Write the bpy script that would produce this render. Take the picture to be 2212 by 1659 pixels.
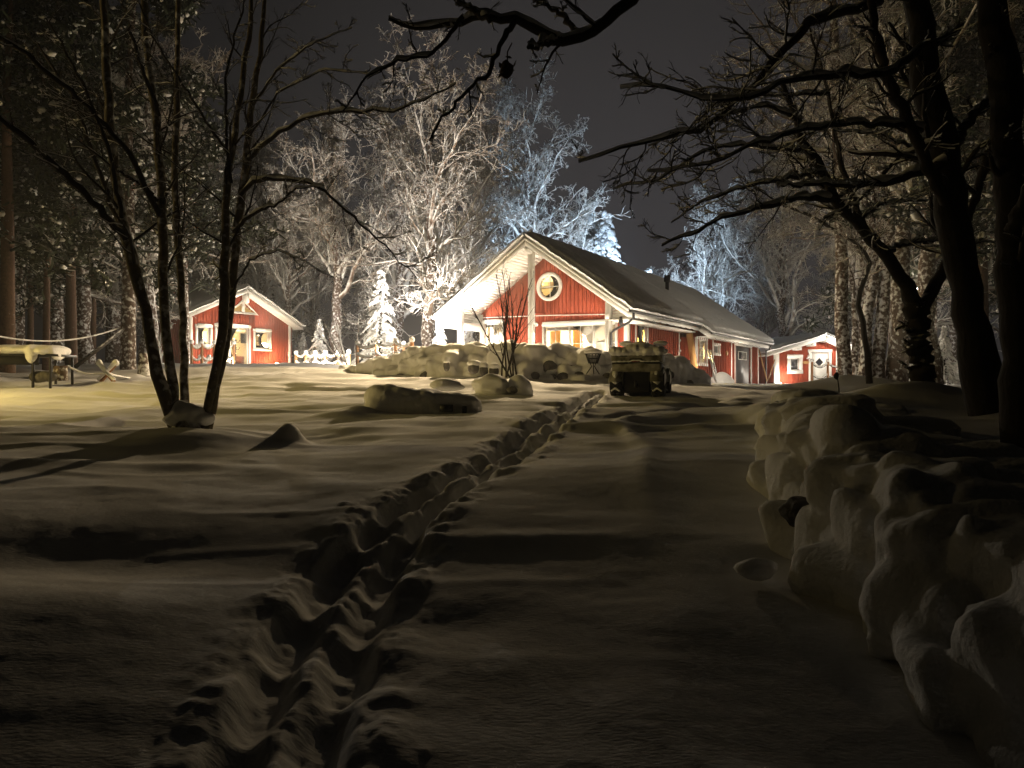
import bpy, math, random
import numpy as np
from mathutils import Vector, Matrix
for o in list(bpy.data.objects): bpy.data.objects.remove(o)
SC = bpy.context.scene
COL = SC.collection
R = math.radians
# ------------------------------------------------------------------ camera
cd = bpy.data.cameras.new('camera'); cam = bpy.data.objects.new('camera', cd); COL.objects.link(cam)
cd.sensor_width = 34.6; cd.lens = 26.0; cd.clip_start = 0.05; cd.clip_end = 1000
cam.location = (0, 0, 1.5); cam.rotation_euler = (R(90), 0, 0)
SC.camera = cam
# ------------------------------------------------------------------ world: night sky with a dim glow over the yard
W = bpy.data.worlds.new('World'); SC.world = W; W.use_nodes = True
nt = W.node_tree; nt.nodes.clear()
wo = nt.nodes.new('ShaderNodeOutputWorld'); bg = nt.nodes.new('ShaderNodeBackground')
tc = nt.nodes.new('ShaderNodeTexCoord'); vm = nt.nodes.new('ShaderNodeVectorMath'); vm.operation = 'DOT_PRODUCT'
gd = Vector((0.14, 1, 0.12)).normalized(); vm.inputs[1].default_value = gd
nv = nt.nodes.new('ShaderNodeVectorMath'); nv.operation = 'NORMALIZE'
rp = nt.nodes.new('ShaderNodeValToRGB')
nt.links.new(tc.outputs['Generated'], nv.inputs[0]); nt.links.new(nv.outputs[0], vm.inputs[0])
nt.links.new(vm.outputs['Value'], rp.inputs[0]); nt.links.new(rp.outputs[0], bg.inputs[0]); nt.links.new(bg.outputs[0], wo.inputs[0])
e = rp.color_ramp.elements
e[0].position = 0.0; e[0].color = (.0002, .0002, .0001, 1)
e[1].position = 1.0; e[1].color = (.032, .029, .030, 1)
for p, c in ((.70, (.0016, .0015, .0015)), (.86, (.0095, .0089, .0092)), (.95, (.022, .0205, .0213))):
    q = e.new(p); q.color = c + (1,)
bg.inputs[1].default_value = 1.0
SC.view_settings.view_transform = 'Standard'; SC.view_settings.look = 'None'
SC.view_settings.exposure = 0.35; SC.view_settings.gamma = 1.0
SC.render.engine = 'CYCLES'
SC.cycles.max_bounces = 6; SC.cycles.diffuse_bounces = 3; SC.cycles.glossy_bounces = 2; SC.cycles.volume_bounces = 0; SC.cycles.transparent_max_bounces = 8
EYE = 1.5
F = 1662.0
def PX(px, py, Y):            # photo pixel (2212 wide) at distance Y -> point
    return np.array([(px - 1106) / F * Y, Y, EYE + (829 - py) / F * Y])
# ------------------------------------------------------------------ materials
def mat(name, col, rough=.7, bump=None, vary=None, metal=0, emis=None, estr=1, spec=.3):
    m = bpy.data.materials.new(name); m.use_nodes = True
    n = m.node_tree.nodes; l = m.node_tree.links; b = n['Principled BSDF']
    b.inputs['Base Color'].default_value = (*col, 1); b.inputs['Roughness'].default_value = rough
    b.inputs['Metallic'].default_value = metal; b.inputs['Specular IOR Level'].default_value = spec
    t = n.new('ShaderNodeTexCoord')
    if vary:
        amt, sc, c2 = vary
        ns = n.new('ShaderNodeTexNoise'); ns.inputs['Scale'].default_value = 1; ns.inputs['Detail'].default_value = 5
        mp = n.new('ShaderNodeMapping'); mp.inputs['Scale'].default_value = sc if hasattr(sc, '__len__') else (sc,) * 3
        l.new(t.outputs['Object'], mp.inputs[0]); l.new(mp.outputs[0], ns.inputs[0])
        mx = n.new('ShaderNodeMixRGB'); mx.inputs[1].default_value = (*col, 1); mx.inputs[2].default_value = (*c2, 1)
        rr = n.new('ShaderNodeMapRange'); rr.inputs['From Min'].default_value = .35; rr.inputs['From Max'].default_value = .68
        rr.inputs['To Max'].default_value = amt
        l.new(ns.outputs[0], rr.inputs[0]); l.new(rr.outputs[0], mx.inputs[0]); l.new(mx.outputs[0], b.inputs['Base Color'])
    if bump:
        st, sc, dist = bump
        ns = n.new('ShaderNodeTexNoise'); ns.inputs['Scale'].default_value = 1; ns.inputs['Detail'].default_value = 6
        mp = n.new('ShaderNodeMapping'); mp.inputs['Scale'].default_value = sc if hasattr(sc, '__len__') else (sc,) * 3
        l.new(t.outputs['Object'], mp.inputs[0]); l.new(mp.outputs[0], ns.inputs[0])
        bp = n.new('ShaderNodeBump'); bp.inputs['Strength'].default_value = st; bp.inputs['Distance'].default_value = dist
        l.new(ns.outputs[0], bp.inputs['Height']); l.new(bp.outputs[0], b.inputs['Normal'])
    if emis:
        b.inputs['Emission Color'].default_value = (*emis, 1); b.inputs['Emission Strength'].default_value = estr
    return m
def snowy(name, bark, lo, hi, scale=6, snow=(.78, .78, .78), bark2=None, bsc=None):
    """bark with snow lying on whatever faces up (lo..hi = range of normal z), broken up by noise"""
    m = mat(name, bark, .9, bump=(.6, bsc or (25, 25, 8), .02))
    n = m.node_tree.nodes; l = m.node_tree.links; b = n['Principled BSDF']
    g = n.new('ShaderNodeNewGeometry'); sp = n.new('ShaderNodeSeparateXYZ'); l.new(g.outputs['Normal'], sp.inputs[0])
    t = n.new('ShaderNodeTexCoord'); ns = n.new('ShaderNodeTexNoise'); ns.inputs['Scale'].default_value = scale; ns.inputs['Detail'].default_value = 4
    l.new(t.outputs['Object'], ns.inputs[0])
    a = n.new('ShaderNodeMath'); a.operation = 'MULTIPLY_ADD'; a.inputs[1].default_value = 1.8; a.inputs[2].default_value = -.9
    l.new(ns.outputs[0], a.inputs[0])
    s = n.new('ShaderNodeMath'); s.operation = 'ADD'; l.new(sp.outputs[2], s.inputs[0]); l.new(a.outputs[0], s.inputs[1])
    r = n.new('ShaderNodeMapRange'); r.inputs['From Min'].default_value = lo; r.inputs['From Max'].default_value = hi; l.new(s.outputs[0], r.inputs[0])
    mx = n.new('ShaderNodeMixRGB'); mx.inputs[2].default_value = (*snow, 1)
    n2 = n.new('ShaderNodeTexNoise'); n2.inputs['Scale'].default_value = 14; l.new(t.outputs['Object'], n2.inputs[0])
    m2 = n.new('ShaderNodeMixRGB'); m2.inputs[1].default_value = (*bark, 1); m2.inputs[2].default_value = (*(bark2 or tuple(c * .4 for c in bark)), 1)
    l.new(n2.outputs[0], m2.inputs[0]); l.new(m2.outputs[0], mx.inputs[1])
    l.new(r.outputs[0], mx.inputs[0]); l.new(mx.outputs[0], b.inputs['Base Color'])
    return m
M = {}
M['snow'] = mat('snow', (.80, .80, .80), .75, bump=(.35, 16, .035), spec=.15)
M['snow_fine'] = mat('snow_fine', (.82, .82, .82), .8, bump=(.5, 30, .02), spec=.1)
M['snow_rough'] = mat('snow_rough', (.80, .80, .80), .8, bump=(.9, (22, 22, 12), .05), spec=.1)
M['red'] = mat('falu_red_paint', (.36, .066, .030), .7, bump=(.3, (40, 40, 3), .01), vary=(.6, (9, 9, .8), (.23, .036, .017)))
M['white'] = mat('white_paint', (.78, .76, .72), .5, bump=(.12, (4, 4, 40), .006), vary=(.25, 3, (.66, .63, .58)))
M['soffit'] = mat('white_boards', (.78, .76, .72), .55)
M['dark'] = mat('dark_metal', (.025, .025, .028), .45, metal=.3)
M['door'] = mat('anthracite_door', (.055, .055, .06), .5, vary=(.3, 4, (.07, .07, .07)))
M['wood'] = mat('fresh_pine', (.50, .28, .11), .6, vary=(.6, (30, 30, 2), (.36, .18, .06)))
M['post'] = mat('peeled_post', (.38, .20, .09), .7, vary=(.7, (20, 20, 3), (.2, .09, .04)), bump=(.4, (30, 30, 4), .01))
M['alu'] = mat('aluminium', (.6, .6, .6), .35, metal=.9)
M['blue'] = mat('blue_plastic', (.02, .07, .30), .4)
M['redlabel'] = mat('red_label', (.45, .03, .03), .5)
M['stone'] = mat('granite', (.13, .12, .11), .9, bump=(.8, 14, .05), vary=(.8, 7, (.05, .05, .045)))
M['brick'] = mat('chimney_brick', (.30, .10, .055), .85, vary=(.8, (3, 3, 14), (.16, .05, .03)))
M['cream'] = mat('cream_interior', (.80, .68, .42), .8, vary=(.4, 2, (.70, .55, .30)))
M['floor'] = mat('wood_floor', (.30, .17, .08), .5)
M['curtain'] = mat('amber_curtain', (.75, .40, .08), .8, bump=(.8, (60, 60, .5), .03))
M['whitecurtain'] = mat('white_blind', (.75, .73, .68), .8)
M['frame_dark'] = mat('black_frame', (.02, .02, .02), .5)
M['tyre'] = mat('rubber', (.018, .018, .018), .85, bump=(.5, 20, .02))
M['olive'] = mat('dusted_plastic', (.07, .065, .04), .7, vary=(1, 5, (.34, .33, .28)))
M['taillight'] = mat('tail_light', (.25, .02, .02), .3)
M['rope'] = mat('rope', (.30, .22, .14), .9, bump=(.6, 60, .01))
M['leaf'] = mat('dead_leaf', (.05, .03, .015), .8)
M['needle'] = snowy('snowy_needles', (.030, .040, .018), .45, .95, 3)
M['bark_dark'] = snowy('dark_bark', (.022, .017, .012), .6, .9, 7)
M['bark_birch'] = snowy('mossy_bark', (.20, .165, .095), .15, .6, 11, bark2=(.02, .018, .012))
M['twig_dark'] = snowy('dark_twig', (.04, .032, .024), .9, 1.3, 9)
M['bark_pine'] = snowy('pine_bark', (.20, .12, .08), .35, .7, 9, bark2=(.05, .03, .02))
M['bark_plaster'] = snowy('snow_plastered_bark', (.15, .10, .075), .02, .25, 8, bark2=(.05, .035, .025))
M['frost'] = snowy('frosted_twig', (.20, .14, .10), -.75, -.1, 3, snow=(.82, .80, .76))
M['frost2'] = snowy('snowy_twig', (.10, .07, .05), -.35, .1, 3)
def glass_mat():
    m = bpy.data.materials.new('window_glass'); m.use_nodes = True; n = m.node_tree.nodes; l = m.node_tree.links
    n.clear(); o = n.new('ShaderNodeOutputMaterial'); t = n.new('ShaderNodeBsdfTransparent'); g = n.new('ShaderNodeBsdfGlossy')
    g.inputs['Roughness'].default_value = .02; f = n.new('ShaderNodeFresnel'); x = n.new('ShaderNodeMixShader')
    l.new(f.outputs[0], x.inputs[0]); l.new(t.outputs[0], x.inputs[1]); l.new(g.outputs[0], x.inputs[2]); l.new(x.outputs[0], o.inputs[0])
    return m
M['glass'] = glass_mat()
M['darkglass'] = mat('dark_glass', (.03, .03, .035), .08, spec=.6)
M['bulb'] = mat('lit_globe', (.9, .85, .7), .5, emis=(1, .82, .55), estr=14)
M['coolbulb'] = mat('lit_cool_lamp', (.9, .9, .9), .5, emis=(1, .95, .85), estr=10)
M['shade'] = mat('lit_lamp_shade', (.9, .8, .6), .6, emis=(1, .80, .42), estr=3)
# ------------------------------------------------------------------ mesh helpers
def tag(o, label=None, cat=None, group=None, kind=None):
    if label: o['label'] = label
    if cat: o['category'] = cat
    if group: o['group'] = group
    if kind: o['kind'] = kind
    return o
def empty(name, loc, label, cat, group=None):
    o = bpy.data.objects.new(name, None); COL.objects.link(o); o.location = [float(v) for v in loc]; o.empty_display_size = .2
    return tag(o, label, cat, group)
class MB:
    def __init__(s): s.v = []; s.f = []; s.nv = 0
    def add(s, V, Fc):
        V = np.asarray(V, dtype=float).reshape(-1, 3); Fc = np.asarray(Fc)
        s.v.append(V); s.f.append(Fc + s.nv); s.nv += len(V); return s
    def box(s, c, ax, h):     # centre, 3 axis vectors (rows), half sizes
        c = np.asarray(c, float); ax = np.asarray(ax, float)
        V = [c + sum(ax[i] * h[i] * g for i, g in enumerate((a, b, d))) for a in (-1, 1) for b in (-1, 1) for d in (-1, 1)]
        return s.add(V, [[0, 1, 3, 2], [4, 6, 7, 5], [0, 4, 5, 1], [2, 3, 7, 6], [0, 2, 6, 4], [1, 5, 7, 3]])
    def bar(s, a, b, w, h=None, up=(0, 0, 1)):
        a = np.asarray(a, float); b = np.asarray(b, float); d = b - a; L = np.linalg.norm(d); d = d / L
        up = np.asarray(up, float); x = np.cross(d, up)
        if np.linalg.norm(x) < 1e-4: x = np.cross(d, (1, 0, 0))
        x /= np.linalg.norm(x); z = np.cross(x, d)
        return s.box((a + b) / 2, (d, x, z), (L / 2, w / 2, (h or w) / 2))
    def quad(s, *p): return s.add(p, [[0, 1, 2, 3]])
    def tube(s, P, r, sides=8, caps=True):
        P = np.asarray(P, float); n = len(P); r = np.broadcast_to(np.asarray(r, float), (n,))
        V, Fc = tubes(P[None], r[None], sides); s.add(V, Fc)
        if caps:
            for ring, idx in ((0, 0), (n - 1, 1)):
                c = P[ring]; b = ring * sides
                vv = np.vstack([V[b:b + sides], c]); k = sides
                ff = [[i, (i + 1) % sides, k, k] for i in range(sides)]
                s.f.append(np.array(ff) + s.nv); s.v.append(vv); s.nv += len(vv)
        return s
    def lathe(s, c, prof, sides=16, ax=None):   # prof: (r, z) list
        c = np.asarray(c, float); A = np.eye(3) if ax is None else np.asarray(ax, float)
        V = []; Fc = []; n = len(prof)
        for r, z in prof:
            for i in range(sides):
                a = 2 * math.pi * i / sides; V.append(c + A[0] * r * math.cos(a) + A[1] * r * math.sin(a) + A[2] * z)
        for j in range(n - 1):
            for i in range(sides):
                k = (i + 1) % sides; Fc.append([j * sides + i, j * sides + k, (j + 1) * sides + k, (j + 1) * sides + i])
        return s.add(V, Fc)
    def blob(s, c, r, seed=0, amp=.12, n=10, rot=0, boxy=1.0):
        rg = np.random.default_rng(seed); c = np.asarray(c, float); r = np.broadcast_to(np.asarray(r, float), (3,))
        k = rg.normal(size=(5, 3)) * 1.6; ph = rg.uniform(0, 6.28, 5)
        th = np.linspace(0, math.pi, n + 1); ph2 = np.linspace(0, 2 * math.pi, 2 * n, endpoint=False)
        T, Pp = np.meshgrid(th, ph2, indexing='ij')
        D = np.stack([np.sin(T) * np.cos(Pp), np.sin(T) * np.sin(Pp), np.cos(T)], -1).reshape(-1, 3)
        if boxy != 1.0: D = np.sign(D) * np.abs(D) ** boxy
        d = 1 + amp * np.sin(D @ k.T * 1.5 + ph).sum(1) / 2
        V = D * d[:, None] * r
        ca, sa = math.cos(rot), math.sin(rot); V = V @ np.array([[ca, sa, 0], [-sa, ca, 0], [0, 0, 1]])
        m = 2 * n; Fc = [[i * m + j, (i + 1) * m + j, (i + 1) * m + (j + 1) % m, i * m + (j + 1) % m] for i in range(n) for j in range(m)]
        return s.add(V + c, Fc)
    def prism(s, pts, off):   # polygon (list of 3D) extruded by off
        P = np.asarray(pts, float); n = len(P); V = np.vstack([P, P + np.asarray(off, float)])
        for i in range(n):
            j = (i + 1) % n; s.f.append(np.array([[i, j, n + j, n + i]]) + s.nv)
        s.v.append(V); base = s.nv; s.nv += len(V)
        s.poly = getattr(s, 'poly', []); s.poly.append([base + i for i in range(n)][::-1]); s.poly.append([base + n + i for i in range(n)])
        return s
    def build(s, name, m, parent=None, smooth=False, mats=None, midx=None):
        V = np.vstack(s.v)
        me = bpy.data.meshes.new(name)
        fl = [f.reshape(-1, f.shape[-1]) for f in s.f]
        poly = getattr(s, 'poly', [])
        F4 = np.vstack([f for f in fl if f.shape[-1] == 4]) if any(f.shape[-1] == 4 for f in fl) else np.zeros((0, 4), int)
        F3 = [f for f in fl if f.shape[-1] == 3]
        tri = F4[:, 2] == F4[:, 3]
        Q = F4[~tri]; T3 = F4[tri][:, :3]
        if F3: T3 = np.vstack([T3] + F3)
        me.vertices.add(len(V)); me.vertices.foreach_set('co', V.astype(np.float32).ravel())
        loops = np.concatenate([Q.ravel(), T3.ravel()] + [np.array(p) for p in poly]).astype(np.int32)
        sizes = np.concatenate([np.full(len(Q), 4), np.full(len(T3), 3), np.array([len(p) for p in poly], int)]).astype(np.int32)
        starts = np.concatenate([[0], np.cumsum(sizes)[:-1]]).astype(np.int32)
        me.loops.add(len(loops)); me.loops.foreach_set('vertex_index', loops)
        me.polygons.add(len(sizes)); me.polygons.foreach_set('loop_start', starts); me.polygons.foreach_set('loop_total', sizes)
        if smooth: me.polygons.foreach_set('use_smooth', np.ones(len(sizes), bool))
        me.update(calc_edges=True); me.validate()
        me.materials.append(m)
        o = bpy.data.objects.new(name, me); COL.objects.link(o)
        if parent is not None:
            o.parent = parent
            o.matrix_parent_inverse = Matrix.Translation(parent.location).inverted() if parent.rotation_euler.z == 0 else (Matrix.Translation(parent.location) @ Matrix.Rotation(parent.rotation_euler.z, 4, 'Z')).inverted()
        return o
def tubes(P, Rr, sides):
    N, n, _ = P.shape
    T = np.empty_like(P); T[:, 1:-1] = P[:, 2:] - P[:, :-2]; T[:, 0] = P[:, 1] - P[:, 0]; T[:, -1] = P[:, -1] - P[:, -2]
    T /= np.linalg.norm(T, axis=-1, keepdims=True) + 1e-9
    ref = np.where(np.abs(T[..., 2:3]) > .9, np.array([1., 0, 0]), np.array([0, 0, 1.]))
    # one reference per strand so that rings do not twist
    ref = np.repeat(ref[:, :1], n, 1)
    A = np.cross(T, ref); A /= np.linalg.norm(A, axis=-1, keepdims=True) + 1e-9
    B = np.cross(T, A)
    a = np.arange(sides) * 2 * math.pi / sides
    V = P[:, :, None] + Rr[:, :, None, None] * (A[:, :, None] * np.cos(a)[None, None, :, None] + B[:, :, None] * np.sin(a)[None, None, :, None])
    V = V.reshape(-1, 3)
    i = np.arange(sides); j = (i + 1) % sides
    q = np.stack([i, j, j + sides, i + sides], -1)
    base = (np.arange(N)[:, None] * n + np.arange(n - 1)[None]) * sides
    Fc = (base.reshape(-1)[:, None, None] + q[None]).reshape(-1, 4)
    return V, Fc
def smooth3(t): t = np.clip(t, 0, 1); return t * t * (3 - 2 * t)
def vnoise(x, y, seed):
    xi = np.floor(x).astype(np.int64); yi = np.floor(y).astype(np.int64); fx = x - xi; fy = y - yi
    fx = fx * fx * fx * (fx * (fx * 6 - 15) + 10); fy = fy * fy * fy * (fy * (fy * 6 - 15) + 10)
    def h(a, b):
        n = (a * 374761393 + b * 668265263 + seed * 1442695041) & 0xffffffff
        n = ((n ^ (n >> 13)) * 1274126177) & 0xffffffff; n = n ^ (n >> 16)
        return (n & 0xffff) / 65535.0
    return (h(xi, yi) * (1 - fx) + h(xi + 1, yi) * fx) * (1 - fy) + (h(xi, yi + 1) * (1 - fx) + h(xi + 1, yi + 1) * fx) * fy - .5
# ------------------------------------------------------------------ ground
WALLLINE = np.array([(1.95, .5), (1.86, 2.2), (1.74, 3.2), (1.86, 4.3), (2.15, 5.6), (2.60, 7.2), (3.30, 9.2)])
def broad(x, y):
    x = np.asarray(x, float); y = np.asarray(y, float); yy = np.maximum(y, -2)
    z = -1.45 * np.exp(-yy / 11)
    z = z + .95 * smooth3((y - 15) / 21) * smooth3((-x - 1.5) / 7)
    z = z + .42 * np.exp(-((x + .8) / 5.0) ** 2 - ((y - 25.5) / 5.5) ** 2)
    z = z - .10 * smooth3((y - 40) / 30)
    # bank behind the right hand stone wall
    wx = np.interp(y, WALLLINE[:, 1], WALLLINE[:, 0]); d = x - wx
    h = np.interp(y, [0, 3, 6, 9, 13], [.42, .44, .48, .38, .0])
    z = z + h * smooth3((d + .05) / .5)
    return z
def gz(x, y): return float(EYE + broad(x, y))
def PG(px, py):               # pixel -> point on broad ground
    a = (px - 1106) / F; b = (829 - py) / F
    Y = np.linspace(1.2, 70, 4000); d = b * Y - broad(a * Y, Y)
    k = np.argmax(d <= 0) if (d <= 0).any() else len(Y) - 1
    return np.array([a * Y[k], Y[k]])
def undul(x, y):
    z = .13 * vnoise(x * .38 + 3, y * .55, 3) + .085 * vnoise(x * .8, y * 1.15, 4) + .035 * vnoise(x * 1.6, y * 2.6, 5) + .012 * vnoise(x * 3.1, y * 5.2, 6)
    # soft drift crests
    n = vnoise(x * .32 + 1.3 * vnoise(x * .4, y * .4, 9), y * .75, 8); cr = .62 + .38 * smooth3((y - 5) / 6); z = z + cr * (.075 * np.exp(-(n / .13) ** 2) - .03)
    n = vnoise(x * .6 + 9, y * 1.4 + 4, 18); z = z + cr * .025 * np.exp(-(n / .10) ** 2)
    return z
def build_ground():
    nr, nc = 1300, 1050
    rr = .5 * np.exp(np.linspace(0, math.log(420 / .5), nr)); Yr = rr - 1.4
    u = np.linspace(-1, 1, nc); tn = .86 * u + 3.2 * np.sign(u) * np.abs(u) ** 7
    X = rr[:, None] * tn[None]; Y = np.repeat(Yr[:, None], nc, 1)
    Z = broad(X, Y); amp = .42 + .58 * smooth3((Y - 3.0) / 8)
    calm = 1 - .85 * np.exp(-((X + 1.4) / 1.9) ** 2 - ((Y - 12.0) / 1.6) ** 2) - .7 * np.exp(-(X / 1.5) ** 2 - ((Y - 16.5) / 1.5) ** 2) - .7 * np.exp(-((X - 2.7) / 1.5) ** 2 - ((Y - 16.5) / 1.8) ** 2)
    Z += undul(X, Y) * amp * (1 - .5 * smooth3((Y - 30) / 15)) * np.clip(calm, .15, 1)
    far = smooth3((Y - 6) / 4) * (1 - .6 * smooth3((Y - 26) / 10))
    Z += far * (.035 * vnoise(X * .7 + 5, Y * 2.1, 41) + .018 * vnoise(X * 1.5, Y * 4.0, 42))
    Z += .07 * vnoise(X * .55 + 7, Y * .8 + 2, 51) * smooth3((9 - Y) / 5) + .0035 * vnoise(X * 9, Y * 13, 21) * smooth3((14 - Y) / 8) + .002 * vnoise(X * 23, Y * 30, 22) * smooth3((9 - Y) / 6)
    # the trodden track: staggered deep footprints with ragged rims
    pathpx = [(600, 1640), (660, 1480), (705, 1360), (752, 1260), (806, 1180), (880, 1110), (960, 1062), (1050, 1012), (1120, 962), (1190, 915), (1245, 880), (1275, 858), (1290, 846)]
    pts = np.array([PG(*p) for p in pathpx]); pts = np.vstack([[pts[0] + (pts[0] - pts[1]) * 2.0], pts])
    seg = np.linalg.norm(np.diff(pts, axis=0), axis=1); cum = np.concatenate([[0], np.cumsum(seg)]); L = cum[-1]
    rg = np.random.default_rng(5)
    sm = (X > -4) & (X < 5) & (Y < 20)
    ix = np.where(sm); x = X[ix]; y = Y[ix]; dz = np.zeros_like(x)
    dmin = np.full_like(x, 9.)
    fine = np.linspace(0, L, 260); cx = np.interp(fine, cum, pts[:, 0]); cy = np.interp(fine, cum, pts[:, 1])
    for a, b in zip(cx, cy): dmin = np.minimum(dmin, (x - a) ** 2 + (y - b) ** 2)
    dmin = np.sqrt(dmin)
    rough = vnoise(x * 4, y * 4, 31) + .35 * vnoise(x * 9, y * 9, 32)
    dz += -.045 * np.exp(-(dmin / .26) ** 4) + .022 * np.exp(-((dmin - .33) / .10) ** 2) * (.6 + 1.4 * rough) + .05 * rough * np.exp(-(dmin / .38) ** 4)
    hole = np.zeros_like(x); rim = np.zeros_like(x)
    s = 0.0; side = 1
    while s < L:
        a = np.interp(s, cum, pts[:, 0]); b = np.interp(s, cum, pts[:, 1]); a2 = np.interp(s + .1, cum, pts[:, 0]); b2 = np.interp(s + .1, cum, pts[:, 1])
        t = np.array([a2 - a, b2 - b]); t /= np.linalg.norm(t) + 1e-9; nn = np.array([t[1], -t[0]])
        o = side * (.13 + rg.uniform(-.03, .03)); px_, py_ = a + nn[0] * o, b + nn[1] * o
        m = (np.abs(x - px_) < .8) & (np.abs(y - py_) < .8)
        dx = x[m] - px_; dy = y[m] - py_; al = dx * t[0] + dy * t[1]; ac = dx * nn[0] + dy * nn[1]
        q = np.sqrt((al / .27) ** 2 + (ac / .095) ** 2) + .3 * rough[m]
        hole[m] = np.maximum(hole[m], np.clip(1.35 - q, 0, .85) / .85)
        rim[m] = np.maximum(rim[m], np.exp(-((q - 1.45) / .25) ** 2))
        s += .27 + rg.uniform(-.05, .05); side = -side
    lane = np.exp(-((dmin - .14) / .08) ** 2)
    crumb = vnoise(x * 17, y * 17, 61) + .7 * vnoise(x * 31, y * 31, 62); dz += .016 * crumb * np.exp(-(dmin / .42) ** 6)
    dz += -.055 * lane * (1 + .6 * rough) - .070 * smooth3(hole) + .010 * rim * (1 - hole) * (1 + 1.2 * rough)
    # loose lumps kicked out next to the track
    for k in range(150):
        s = rg.uniform(0, L); a = np.interp(s, cum, pts[:, 0]) + rg.normal() * .22; b = np.interp(s, cum, pts[:, 1]) + rg.normal() * .3
        r = rg.uniform(.02, .042); m = (np.abs(x - a) < .3) & (np.abs(y - b) < .3)
        dz[m] += r * .5 * np.exp(-((x[m] - a) ** 2 + (y[m] - b) ** 2) / r ** 2)
    Z[ix] += dz * (.62 + .38 * smooth3((y - 2.5) / 3.5))
    # second faint track running off to the right
    tr = np.array([PG(*p) for p in [(1330, 905), (1400, 893), (1470, 884), (1540, 877), (1600, 872), (1655, 868)]])
    for k in range(len(tr) - 1):
        for w in np.linspace(0, 1, 7):
            a, b = tr[k] * (1 - w) + tr[k + 1] * w; m = (np.abs(X - a) < .6) & (np.abs(Y - b) < .6)
            q = ((X[m] - a) / .13) ** 2 + ((Y[m] - b) / .2) ** 2; Z[m] += -.035 * np.exp(-q * q)
    # drifts and humps
    def hump(px, py, h, rx, ry, p=1.0):
        g = PG(px, py); q = ((X - g[0]) / rx) ** 2 + ((Y - g[1]) / ry) ** 2; m = q < 12
        Z[m] += h * np.exp(-q[m] ** p)
    hump(625, 945, .24, .17, .20, 1.15); hump(775, 893, .12, .35, .3); hump(730, 900, .09, .4, .3)
    hump(400, 955, .15, .8, .5); hump(1000, 835, .12, 1.4, .9)
    hump(1830, 838, .40, 1.7, 1.2); hump(1970, 880, .25, .9, .7); hump(2040, 875, .35, .6, .6)
    hump(980, 1330, -.03, .30, .22); hump(170, 1190, -.10, 1.0, .45); hump(60, 1340, .10, .9, .5)
    hump(1400, 1040, .08, 1.4, .8); hump(1480, 1010, .05, 1.0, .6)
    V = np.stack([X, Y, Z + EYE], -1).reshape(-1, 3)
    i = np.arange(nr - 1)[:, None] * nc + np.arange(nc - 1)[None]; i = i.reshape(-1)
    mb = MB(); mb.add(V, np.stack([i, i + 1, i + nc + 1, i + nc], -1))
    o = mb.build('snow_ground', M['ground'], smooth=True); tag(o, kind='structure')
M['ground'] = mat('ground_snow', (.80, .80, .80), .85, bump=(.40, (34, 75, 34), .007), spec=.08)
build_ground()
# ------------------------------------------------------------------ lights
def plight(name, loc, power, color, size=.06, parent=None, spot=None):
    ld = bpy.data.lights.new(name, 'SPOT' if spot else 'POINT'); ld.energy = power; ld.color = color; ld.shadow_soft_size = size
    if spot: ld.spot_size = R(spot[0]); ld.spot_blend = 1.0
    o = bpy.data.objects.new(name, ld); COL.objects.link(o); o.location = [float(v) for v in loc]
    if spot:
        d = Vector(spot[1]) - Vector(o.location); o.rotation_euler = d.to_track_quat('-Z', 'Y').to_euler()
    if parent is not None:
        o.parent = parent; o.matrix_parent_inverse = Matrix.Translation(parent.location).inverted()
    return o
WARM = (1, .76, .45); SOFT = (1, .86, .66); COOL = (.70, .84, 1.0); AMBER = (1, .72, .22)
# ------------------------------------------------------------------ wall frames
class Wall:
    """vertical plane through A (left) and B (right) seen from outside; local u along, z up (world), d outward"""
    def __init__(s, A, B):
        s.A = np.array([*A, 0.]); B = np.array([*B, 0.]); d = B - s.A; s.L = np.linalg.norm(d); s.U = d / s.L
        s.N = np.array([s.U[1], -s.U[0], 0.]); s.Z = np.array([0, 0, 1.])
    def P(s, u, z, d=0): return s.A + s.U * u + s.N * d + s.Z * z
    def uz(s, px, py, d=0):
        r = np.array([(px - 1106) / F, 1, (829 - py) / F]); o = s.A + s.N * d
        k = (o @ s.N) / (r @ s.N); p = r * k
        return float((p - s.A) @ s.U), float(p[2] + EYE)
    def rect(s, x0, y0, x1, y1, d=0):
        u0, za = s.uz(x0, y0, d); _, zb = s.uz(x0, y1, d); u1, zc = s.uz(x1, y0, d); _, zd = s.uz(x1, y1, d)
        return u0, u1, (zb + zd) / 2, (za + zc) / 2
    def box(s, mb, u0, u1, z0, z1, d0, d1):
        return mb.box(s.P((u0 + u1) / 2, (z0 + z1) / 2, (d0 + d1) / 2), (s.U, s.Z, s.N), ((u1 - u0) / 2, (z1 - z0) / 2, (d1 - d0) / 2))
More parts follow.
